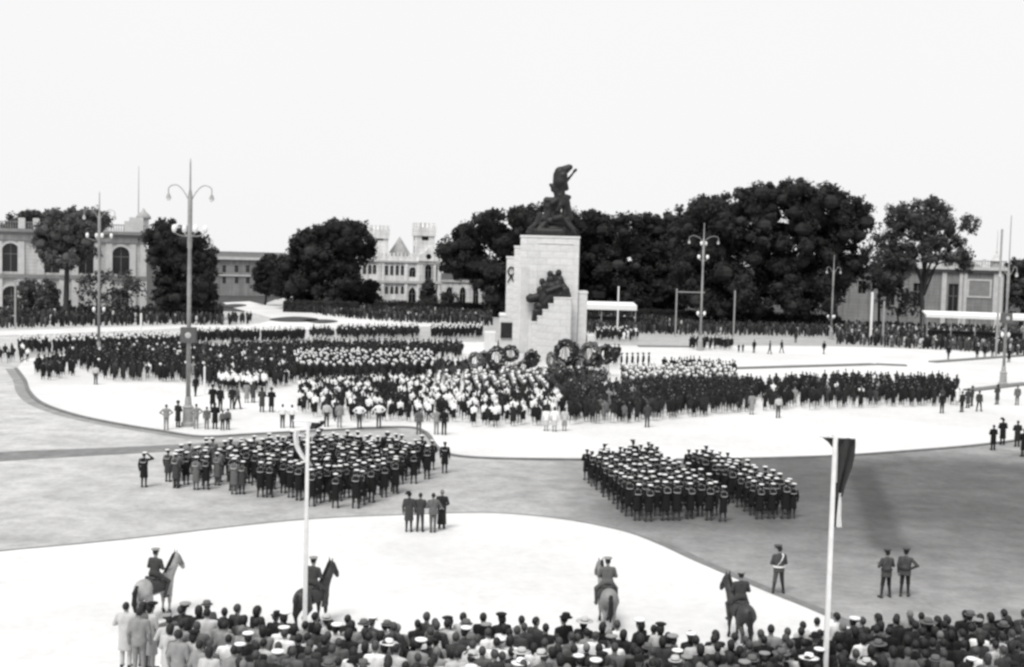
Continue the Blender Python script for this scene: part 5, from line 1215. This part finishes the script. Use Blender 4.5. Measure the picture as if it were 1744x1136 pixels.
# --- distant pale block at the end of the avenue
F2 = Facade('distant_building', (366, 318), (486, 326), 'distant pale two-storey block at the end of the avenue', 'wall_grey', 14)
ops = [F2.op(cx - 3, 452, cx + 3, 464, 'rect') for cx in (382, 403, 422, 441, 460, 476)] + [F2.op(cx - 3, 472, cx + 3, 483, 'rect') for cx in (382, 403, 422, 441, 460, 476)]
zt = F2.uz(400, 441)[1]; F2.wall_with(0, F2.len, 0, zt, ops)
F2.box('cornice', -0.3, F2.len + 0.3, zt - 0.2, zt + 0.5, 0.7, 0.6, 'trim_light'); F2.box('string_course', 0, F2.len, F2.uz(400, 469)[1] - 0.2, F2.uz(400, 469)[1] + 0.15, 0.2, -0.003, 'trim_light')
F2.box('parapet', 0, F2.len, zt + 0.501, zt + 1.9, 0.0, 0.5, 'trim_grey')
# --- white castle-like house
F3 = Facade('castle_house', (608, 270), (752, 274), 'white castle-like house with two crenellated towers and pointed windows', 'wall_white', 14, 0.4)
zr = (F3.uz(620, 434)[1] + F3.uz(740, 439)[1]) / 2
ops = [F3.op(cx - 3.0, 451, cx + 3.0, 467, 'arch') for cx in (621, 630, 638)] + [F3.op(cx - 2.8, 452, cx + 2.8, 469, 'arch') for cx in (658.5, 667.5, 676.5, 685.5)] + [F3.op(697, 455, 708, 472, 'arch'), F3.op(724, 451, 735, 476, 'arch')]
ops += [F3.op(cx - 2.8, 487, cx + 2.8, 501, 'point') for cx in (658.5, 667.5, 675.5, 685.5)] + [F3.op(696, 489, 708, 520, 'point'), F3.op(722, 492, 735, 522, 'point'), F3.op(620, 488, 632, 520, 'point')]
F3.wall_with(0, F3.len, 0, zr, ops)
z_ = F3.uz(680, 445.5)[1]; F3.box('cornice', -0.2, F3.len + 0.2, z_ - 0.2, z_ + 0.25, 0.35, -0.003, 'trim_light')
z_ = F3.uz(680, 480)[1]; F3.box('string_course', -0.2, F3.len + 0.2, z_ - 0.3, z_ + 0.3, 0.4, -0.003, 'trim_light')
for i, cx in enumerate((611, 646, 652, 692, 713, 718, 740, 748)):
    u, _ = F3.uz(cx, 460); F3.box('buttress', u - 0.3, u + 0.3, 0, zr - 1.7, 0.3, -0.003, 'wall_white')
nm = 22
for i in range(nm): u = F3.len * (i + 0.5) / nm; F3.box('merlon', u - 0.28, u + 0.28, zr + 0.002, zr + 0.75, 0.0, 0.4, 'wall_white')
u, zt = F3.uz(730, 428)
gb = build('gable', [prism(np.array([[0, 0, 0], [1, 0, 0], [1, 1, 0]]), 0, 0.01, 'wall_white')], F3.t) if False else None
V = np.array([[u - 2.2, -0.35, zr - 1.5], [u + 2.2, -0.35, zr - 1.5], [u + 2.2, -0.35, zr + 0.2], [u, -0.35, zt + 0.8], [u - 2.2, -0.35, zr + 0.2]]); W = V + np.array([0, 0.9, 0])
gb = build('gable', [(np.concatenate([V, W]), [[0, 1, 2, 3, 4], [9, 8, 7, 6, 5], [0, 5, 6, 1], [1, 6, 7, 2], [2, 7, 8, 3], [3, 8, 9, 4], [4, 9, 5, 0]], 'wall_white')], F3.t)
o_ = build('oculus', [lathe([(0.62, 0), (0.5, 0.04)], 'glass', 14)], gb); o_.matrix_local = Matrix.Translation((u, -0.355, zr + 0.1)) @ Matrix.Rotation(math.pi / 2, 4, 'X')
def castle_tower(x0, x1, ty, back):
    uA, _ = F3.uz(x0, 410); uB, _ = F3.uz(x1, 410); w = (uB - uA) * (1 + back / 270); z1 = F3.uz((x0 + x1) / 2, ty)[1]
    tw = build('tower', [box(uA, uB, back, back + w, zr - 1, z1 - 2.6, 'wall_white'), box(uA - 0.25, uB + 0.25, back - 0.25, back + w + 0.25, z1 - 2.598, z1 - 0.7, 'wall_white')], F3.t)
    for i in range(5):
        for yy in (back - 0.25, back + w - 0.05):
            a = uA - 0.25 + (uB - uA + 0.5) * (i / 5 + 0.02); build('merlon', [box(a, a + (uB - uA) * 0.12, yy, yy + 0.3, z1 - 0.698, z1 + 0.3, 'wall_white')], tw)
    for i in range(4):
        for xx in (uA - 0.25, uB - 0.05):
            a = back + 0.4 + w * (i / 4); build('merlon', [box(xx, xx + 0.3, a, a + w * 0.12, z1 - 0.698, z1 + 0.3, 'wall_white')], tw)
    c_ = (uA + uB) / 2; zz = F3.uz((x0 + x1) / 2, 405.5)[1]
    build('window', [box(c_ - 0.75, c_ + 0.75, back - 0.012, back + 0.05, zz - 0.5, zz + 0.5, 'glass')], tw)
    build('window', [box(uA - 0.012, uA + 0.05, back + w * 0.35, back + w * 0.65, zz - 0.5, zz + 0.5, 'glass')], tw)
    build('window', [box(uA - 0.012, uA + 0.05, back + w * 0.35, back + w * 0.65, zz - 3.6, zz - 1.8, 'glass')], tw)
castle_tower(634, 663, 386, 1.5); castle_tower(708.5, 741, 382, 0.6)
uA, zA = F3.uz(666, 428); uB, _ = F3.uz(704, 428); uC, zC = F3.uz(684, 402)
th = np.linspace(0, 2 * math.pi, 9)[:-1] + 0.39; R_ = (uB - uA) / 2
V = [[(uA + uB) / 2 + R_ * math.cos(a), 5 + R_ * math.sin(a), zA - 0.3] for a in th] + [[(uA + uB) / 2, 5, zC]]
lt = build('lantern', [lathe([(R_ * 0.86, zr - 0.5), (R_ * 0.86, zA - 0.31)], 'trim_grey', 8, ((uA + uB) / 2, 5, 0))], F3.t)
build('pyramid_roof', [(np.array(V), [[i, (i + 1) % 8, 8] for i in range(8)] + [list(range(8))[::-1]], 'roof_slate')], lt)
# its lower wing
F4 = Facade('garden_wing', (753, 273), (822, 275), 'low white wing with tall pointed openings beside the castle-like house', 'wall_white', 8, 0.4)
zt = F4.uz(785, 481)[1]
F4.wall_with(0, F4.len, 0, zt, [F4.op(760, 488, 770, 523, 'point'), F4.op(783, 488, 793, 521, 'point'), F4.op(806, 490, 815, 522, 'point')])
F4.box('parapet', -0.1, F4.len + 0.1, zt + 0.001, zt + 0.5, 0.25, 0.5, 'trim_light')
# --- classical building behind the feathery tree
F5 = Facade('classical_building', (1428, 262), (1712, 250), 'grey classical building with cornice, doorway and corner finial behind the feathery tree', 'wall_grey', 18)
zt = (F5.uz(1500, 455)[1] + F5.uz(1690, 459)[1]) / 2
ops = [F5.op(1616, 483, 1630, 540, 'rect'), F5.op(1462, 478, 1474, 500, 'rect'), F5.op(1510, 480, 1523, 520, 'rect'), F5.op(1556, 482, 1569, 522, 'rect')]
F5.wall_with(0, F5.len, 0, zt, ops)
F5.box('cornice', -0.3, F5.len + 0.5, zt - 0.15, zt + 0.5, 0.9, 0.6, 'trim_light'); F5.box('cornice', -0.2, F5.len + 0.2, zt - 0.75, zt - 0.17, 0.4, -0.003, 'trim_grey')
F5.balustrade(0, F5.len, zt + 0.51, 1.3, 'trim_grey')
for cx in (1654, 1676, 1600, 1640): u, _ = F5.uz(cx, 452); F5.box('parapet_pier', u - 0.35, u + 0.35, zt + 0.51, zt + 2.1, 0.3, 0.3, 'trim_light')
a0, a1, zb_, zt_ = F5.rect(1648, 475, 1688, 508)
F5.box('relief_panel', a0 + 0.35, a1 - 0.35, zb_ + 0.35, zt_ - 0.35, 0.05, -0.003, 'trim_grey')
for q in ((a0, a1, zt_ - 0.35, zt_), (a0, a1, zb_, zb_ + 0.35), (a0, a0 + 0.35, zb_ + 0.351, zt_ - 0.351), (a1 - 0.35, a1, zb_ + 0.351, zt_ - 0.351)): F5.box('panel_moulding', *q, 0.14, -0.003, 'trim_light')
for cx in (1608, 1638, 1643, 1696, 1704): u, _ = F5.uz(cx, 490); F5.box('pilaster', u - 0.45, u + 0.45, 0, zt - 0.76, 0.25, -0.003, 'trim_light')
u, zz = F5.uz(1697, 446)
fn = build('finial_turret', [lathe([(1.1, zt + 0.5), (1.1, zt + 1.6), (1.25, zt + 1.7), (0.8, zt + 2.3), (0.45, zt + 2.9), (0.15, zt + 3.4), (0.22, zt + 3.6), (0.05, zt + 4.3)], 'trim_light', 12, (u, 1.2, 0))], F5.t)
build('spire', [tube([(u, 1.2, zt + 4.2), (u, 1.2, F5.uz(1697, 392)[1])], [0.06, 0.03], 'post_paint', 5)], fn)
u0_, z0_ = F5.uz(1636, 437); u1_, _ = F5.uz(1672, 446)
build('attic', [(np.array([[u0_ - 4, 3, zt + 0.5], [u1_, 3, zt + 0.5], [u1_, 9, zt + 0.5], [u0_ - 4, 9, zt + 0.5], [u0_ - 2, 4, z0_ + 0.4], [u0_ + 0.4, 4, z0_ + 0.4], [u0_ + 0.4, 8, z0_ + 0.4], [u0_ - 2, 8, z0_ + 0.4]]), BOXF, 'roof_slate')], F5.t)

# ================================================================== TREES
ICO = None
def tree(name, px, gpy, Y, crown_px, label, m='leaf_dark', lobe=2.6, n_lobes=70, leaves=200, leaf=0.36, core=0.62, depth=0.55, group='trees round the square', trunk_r=0.6, limbs=6, fork=0.35, branch_show=False):
    """crown outline (pixels) at distance Y; lobes fill its volume in depth too"""
    poly = [VP(x, y, Y) for x, y in crown_px]; P2 = [(q[0], q[2]) for q in poly]
    xs = [q[0] for q in P2]; zs = [q[1] for q in P2]
    x0, x1, z0, z1 = min(xs), max(xs), min(zs), max(zs); cx = (x0 + x1) / 2
    base = VP(px, 450, Y); bx = base[0]
    t = empty(name, (bx, Y, 0)); tag(t, label, 'tree', group)
    hw = (x1 - x0) / 2; lob = []; tries = 0
    def clear(x, z, r): return all(inside(P2, x + r * math.cos(a), z + r * math.sin(a)) for a in np.arange(0, 6.28, 0.785))
    while len(lob) < n_lobes and tries < n_lobes * 60:
        tries += 1; r = lobe * random.uniform(0.55, 1.2)
        x, z = random.uniform(x0, x1), random.uniform(z0, z1)
        if not clear(x, z, r * 0.66):
            r *= 0.55
            if not clear(x, z, r * 0.66): continue
        k = max(0.15, 1 - ((x - cx) / hw) ** 2) ** 0.5
        y = random.uniform(-1, 0.7) * hw * depth * k
        lob.append((x - bx, y, z, r))
    LB = np.array(lob); C_, N_ = [], []; ch = []
    for x, y, z, r in lob:
        # each bough ends in ragged sub-clumps of leaves
        ns = 11; sd = rng.normal(0, 1, (ns, 3)); sd[:, 2] += 0.25; sd /= np.linalg.norm(sd, axis=1)[:, None]
        sc_ = np.array([x, y, z]) + sd * (r * rng.uniform(0.55, 1.0, ns))[:, None] * np.array([1, 1, 0.85]); sr = r * rng.uniform(0.22, 0.48, ns)
        n = int(leaves * (r / lobe) ** 2 * random.uniform(0.8, 1.2))
        k = rng.integers(0, ns, n); d = rng.normal(0, 1, (n, 3)); d /= np.linalg.norm(d, axis=1)[:, None]
        C_.append(sc_[k] + d * (sr[k] * rng.uniform(0.45, 1.15, n))[:, None]); N_.append(d * 0.7 + sd[k] * 0.6)
        if core: ch.append(sphere_lobe((x, y, z), (r * core, r * core, r * core * 0.8), m))
    C_ = np.concatenate(C_); N_ = np.concatenate(N_)
    if core:   # nothing grows inside another bough
        keep = np.ones(len(C_), bool)
        for x, y, z, r in lob: keep &= ((C_[:, 0] - x) ** 2 + (C_[:, 1] - y) ** 2 + ((C_[:, 2] - z) / 0.8) ** 2) > (r * core * 0.97) ** 2
        C_, N_ = C_[keep], N_[keep]
    ch.insert(0, leaf_quads(C_, N_, leaf, m))
    build('crown', ch, t)
    zt = z0 + (z1 - z0) * fork; tr = [tube(smooth_path([(0, 0, -0.1), (random.uniform(-.3, .3), 0, zt * 0.4), (random.uniform(-.5, .5), 0, zt * 0.75), ((cx - bx) * 0.35, 0, zt)], 4), np.linspace(trunk_r, trunk_r * 0.6, 13), 'bark', 9)]
    for l in random.sample(lob, min(limbs, len(lob))):
        tr.append(tube(smooth_path([(random.uniform(-.2, .2), 0, zt * random.uniform(0.55, 0.85)), (l[0] * 0.4, l[1] * 0.4, zt + (l[2] - zt) * 0.35), (l[0], l[1], l[2])], 4), np.linspace(trunk_r * 0.5, 0.08, 9), 'bark', 6))
    build('trunk', tr, t, smooth=True)
    return t
tree('ficus_tree', 112, 0, 203, [(60, 418), (62, 400), (72, 384), (82, 368), (95, 358), (118, 353), (140, 352), (165, 356), (182, 368), (186, 384), (176, 402), (166, 428), (152, 448), (128, 462), (104, 460), (84, 448), (68, 434)], 'round dark tree on a bare trunk before the palace', 'leaf_pale', 1.7, 110, 330, 0.19, trunk_r=0.5)
tree('background_tree', 45, 0, 262, [(4, 386), (10, 376), (25, 368), (40, 360), (62, 357), (84, 362), (92, 380), (90, 400), (4, 405)], 'tree top showing above the palace roof', 'leaf_mid', 1.8, 60, 260, 0.25)
tree('ficus_tree', 305, 0, 208, [(246, 420), (250, 398), (258, 378), (275, 370), (300, 372), (315, 388), (340, 396), (360, 412), (370, 432), (374, 470), (370, 520), (350, 532), (300, 534), (262, 530), (266, 480), (262, 450)], 'dark spreading tree behind the tallest lamp post', 'leaf_dark', 1.8, 180, 330, 0.2, trunk_r=0.6)
tree('garden_shrub_tree', 165, 0, 206, [(120, 500), (140, 468), (175, 452), (210, 458), (240, 470), (252, 500), (246, 530), (130, 534)], 'thin feathery tree before the palace ground floor', 'leaf_pale', 1.3, 60, 45, 0.22, core=0, trunk_r=0.2)
tree('garden_shrub_tree', 55, 0, 207, [(15, 530), (20, 495), (35, 475), (65, 468), (92, 478), (104, 500), (106, 534)], 'bushy low tree between the palace arches', 'leaf_pale', 1.2, 50, 80, 0.22, core=0.5, trunk_r=0.2)
tree('ficus_tree', 545, 0, 255, [(462, 470), (468, 448), (484, 425), (505, 402), (530, 386), (560, 377), (592, 375), (618, 380), (636, 392), (644, 410), (640, 440), (615, 452), (618, 500), (606, 530), (540, 534), (480, 530), (468, 500)], 'huge domed tree beside the castle-like house', 'leaf_dark', 2.4, 190, 340, 0.27)
tree('avenue_tree', 452, 0, 268, [(430, 490), (432, 458), (444, 438), (462, 428), (476, 440), (480, 470), (474, 500), (452, 510)], 'narrow tree at the end of the avenue', 'leaf_dark', 1.4, 60, 240, 0.2, core=0.5, trunk_r=0.3)
tree('garden_shrub_tree', 636, 0, 262, [(596, 530), (600, 500), (612, 482), (636, 472), (648, 486), (652, 510), (646, 530)], 'dark bush hiding the foot of the castle-like house', 'leaf_dark', 1.2, 70, 200, 0.2, trunk_r=0.2)
tree('cypress_tree', 730, 0, 262, [(712, 528), (714, 500), (722, 478), (730, 468), (738, 480), (744, 505), (746, 528)], 'pointed dark conifer before the castle-like house door', 'leaf_mid', 1.0, 70, 140, 0.18, trunk_r=0.2)
tree('garden_shrub_tree', 764, 0, 262, [(746, 534), (750, 500), (765, 488), (782, 496), (786, 534)], 'leafy bush before the low white wing', 'leaf_mid', 1.1, 40, 60, 0.22, core=0.4, trunk_r=0.2)
tree('ficus_tree', 880, 0, 250, [(744, 470), (746, 420), (762, 398), (790, 380), (815, 364), (845, 352), (880, 346), (920, 346), (955, 356), (975, 370), (990, 400), (990, 500), (980, 536), (820, 536), (815, 500), (790, 482), (760, 478)], 'huge tree rising behind the monument', 'leaf_dark', 2.5, 260, 340, 0.27)
tree('ficus_tree', 1065, 0, 258, [(960, 420), (962, 368), (985, 361), (1020, 359), (1060, 362), (1100, 361), (1145, 364), (1175, 385), (1180, 420), (1178, 500), (1165, 540), (975, 538)], 'broad flat-topped tree between the monument and the tallest trees', 'leaf_dark', 2.5, 230, 340, 0.27)
tree('ficus_tree', 1290, 0, 232, [(1138, 372), (1142, 358), (1160, 348), (1190, 338), (1225, 330), (1250, 322), (1280, 318), (1310, 309), (1345, 308), (1375, 316), (1410, 322), (1445, 330), (1470, 346), (1482, 368), (1480, 400), (1474, 430), (1478, 460), (1440, 490), (1420, 530), (1340, 540), (1200, 542), (1150, 530), (1140, 450)], 'tallest and broadest dark tree behind the many-lamped post', 'leaf_dark', 2.5, 420, 320, 0.26, trunk_r=0.9)
tree('ficus_tree', 1160, 0, 262, [(1080, 400), (1084, 372), (1110, 362), (1140, 360), (1175, 352), (1215, 346), (1250, 350), (1262, 400), (1250, 520), (1090, 530)], 'dark tree filling the gap beside the tallest trees', 'leaf_dark', 2.4, 130, 300, 0.27)
tree('feathery_tree', 1575, 0, 226, [(1500, 372), (1512, 348), (1540, 342), (1562, 340), (1590, 335), (1612, 346), (1630, 362), (1664, 372), (1670, 396), (1644, 406), (1652, 436), (1644, 470), (1600, 448), (1560, 452), (1530, 480), (1490, 490), (1476, 470), (1488, 440), (1500, 425), (1520, 400), (1500, 392)], 'feathery tree with forked bare trunks before the classical building', 'leaf_mid', 1.5, 210, 190, 0.19, core=0.4, trunk_r=0.45, limbs=14, fork=0.2)
tree('ficus_tree', 985, 0, 270, [(915, 400), (925, 366), (955, 354), (1000, 353), (1045, 358), (1060, 420), (1050, 528), (925, 528)], 'dark tree directly behind the bronze on the monument', 'leaf_dark', 2.4, 110, 260, 0.28)
tree('feathery_tree', 1502, 0, 236, [(1462, 470), (1470, 430), (1478, 405), (1500, 392), (1526, 398), (1552, 420), (1556, 460), (1540, 500), (1500, 512), (1470, 500)], 'loose tree joining the feathery tree to the tallest trees', 'leaf_mid', 1.4, 90, 150, 0.19, core=0.4, trunk_r=0.3, limbs=8)
tree('garden_shrub_tree', 1535, 0, 232, [(1490, 540), (1495, 505), (1515, 488), (1545, 490), (1570, 505), (1578, 540)], 'thin shrubs under the feathery tree', 'leaf_pale', 1.1, 45, 45, 0.22, core=0, trunk_r=0.2)
tree('background_tree', 1745, 0, 262, [(1706, 470), (1708, 450), (1722, 442), (1750, 440), (1790, 445), (1800, 540), (1706, 540)], 'dark tree mass beyond the classical building corner', 'leaf_mid', 1.9, 90, 260, 0.25)
tree('background_tree', 430, 0, 345, [(360, 470), (372, 436), (400, 424), (440, 428), (475, 430), (490, 470), (480, 500), (370, 500)], 'far trees rising behind the distant pale block', 'leaf_mid', 2.4, 50, 120, 0.4)
# clipped hedge along the gardens
for a, b, lb in (((484, 531, 240), (612, 531, 240), 'dark clipped hedge along the avenue gardens'), ((640, 530, 252), (830, 533, 252), 'dark clipped hedge before the castle-like house'), ((1000, 540, 243), (1430, 548, 240), 'long dark hedge under the great trees')):
    A = VP(a[0], 450, a[2]); B = VP(b[0], 450, b[2]); u = B - A; ln = np.linalg.norm(u[:2]); ang = math.atan2(u[1], u[0])
    t = empty('hedge', (A[0], A[1], 0), ang); tag(t, lb, 'hedge', 'garden hedges')
    n = int(ln * 55); C_ = np.stack([rng.uniform(0, ln, n), rng.uniform(-0.75, 0.75, n), rng.uniform(0.1, 2.3, n)], 1)
    f = rng.random(n); C_[f < 0.45, 1] = -0.75 + rng.normal(0, 0.08, (f < 0.45).sum()); C_[f > 0.75, 2] = 2.3 + rng.normal(0, 0.1, (f > 0.75).sum())
    N_ = np.zeros((n, 3)); N_[:, 1] = -0.6; N_[:, 2] = 0.8
    build('foliage', [leaf_quads(C_, N_, 0.2, 'leaf_dark'), box(0, ln, -0.62, 0.62, 0, 2.15, 'leaf_dark')], t)
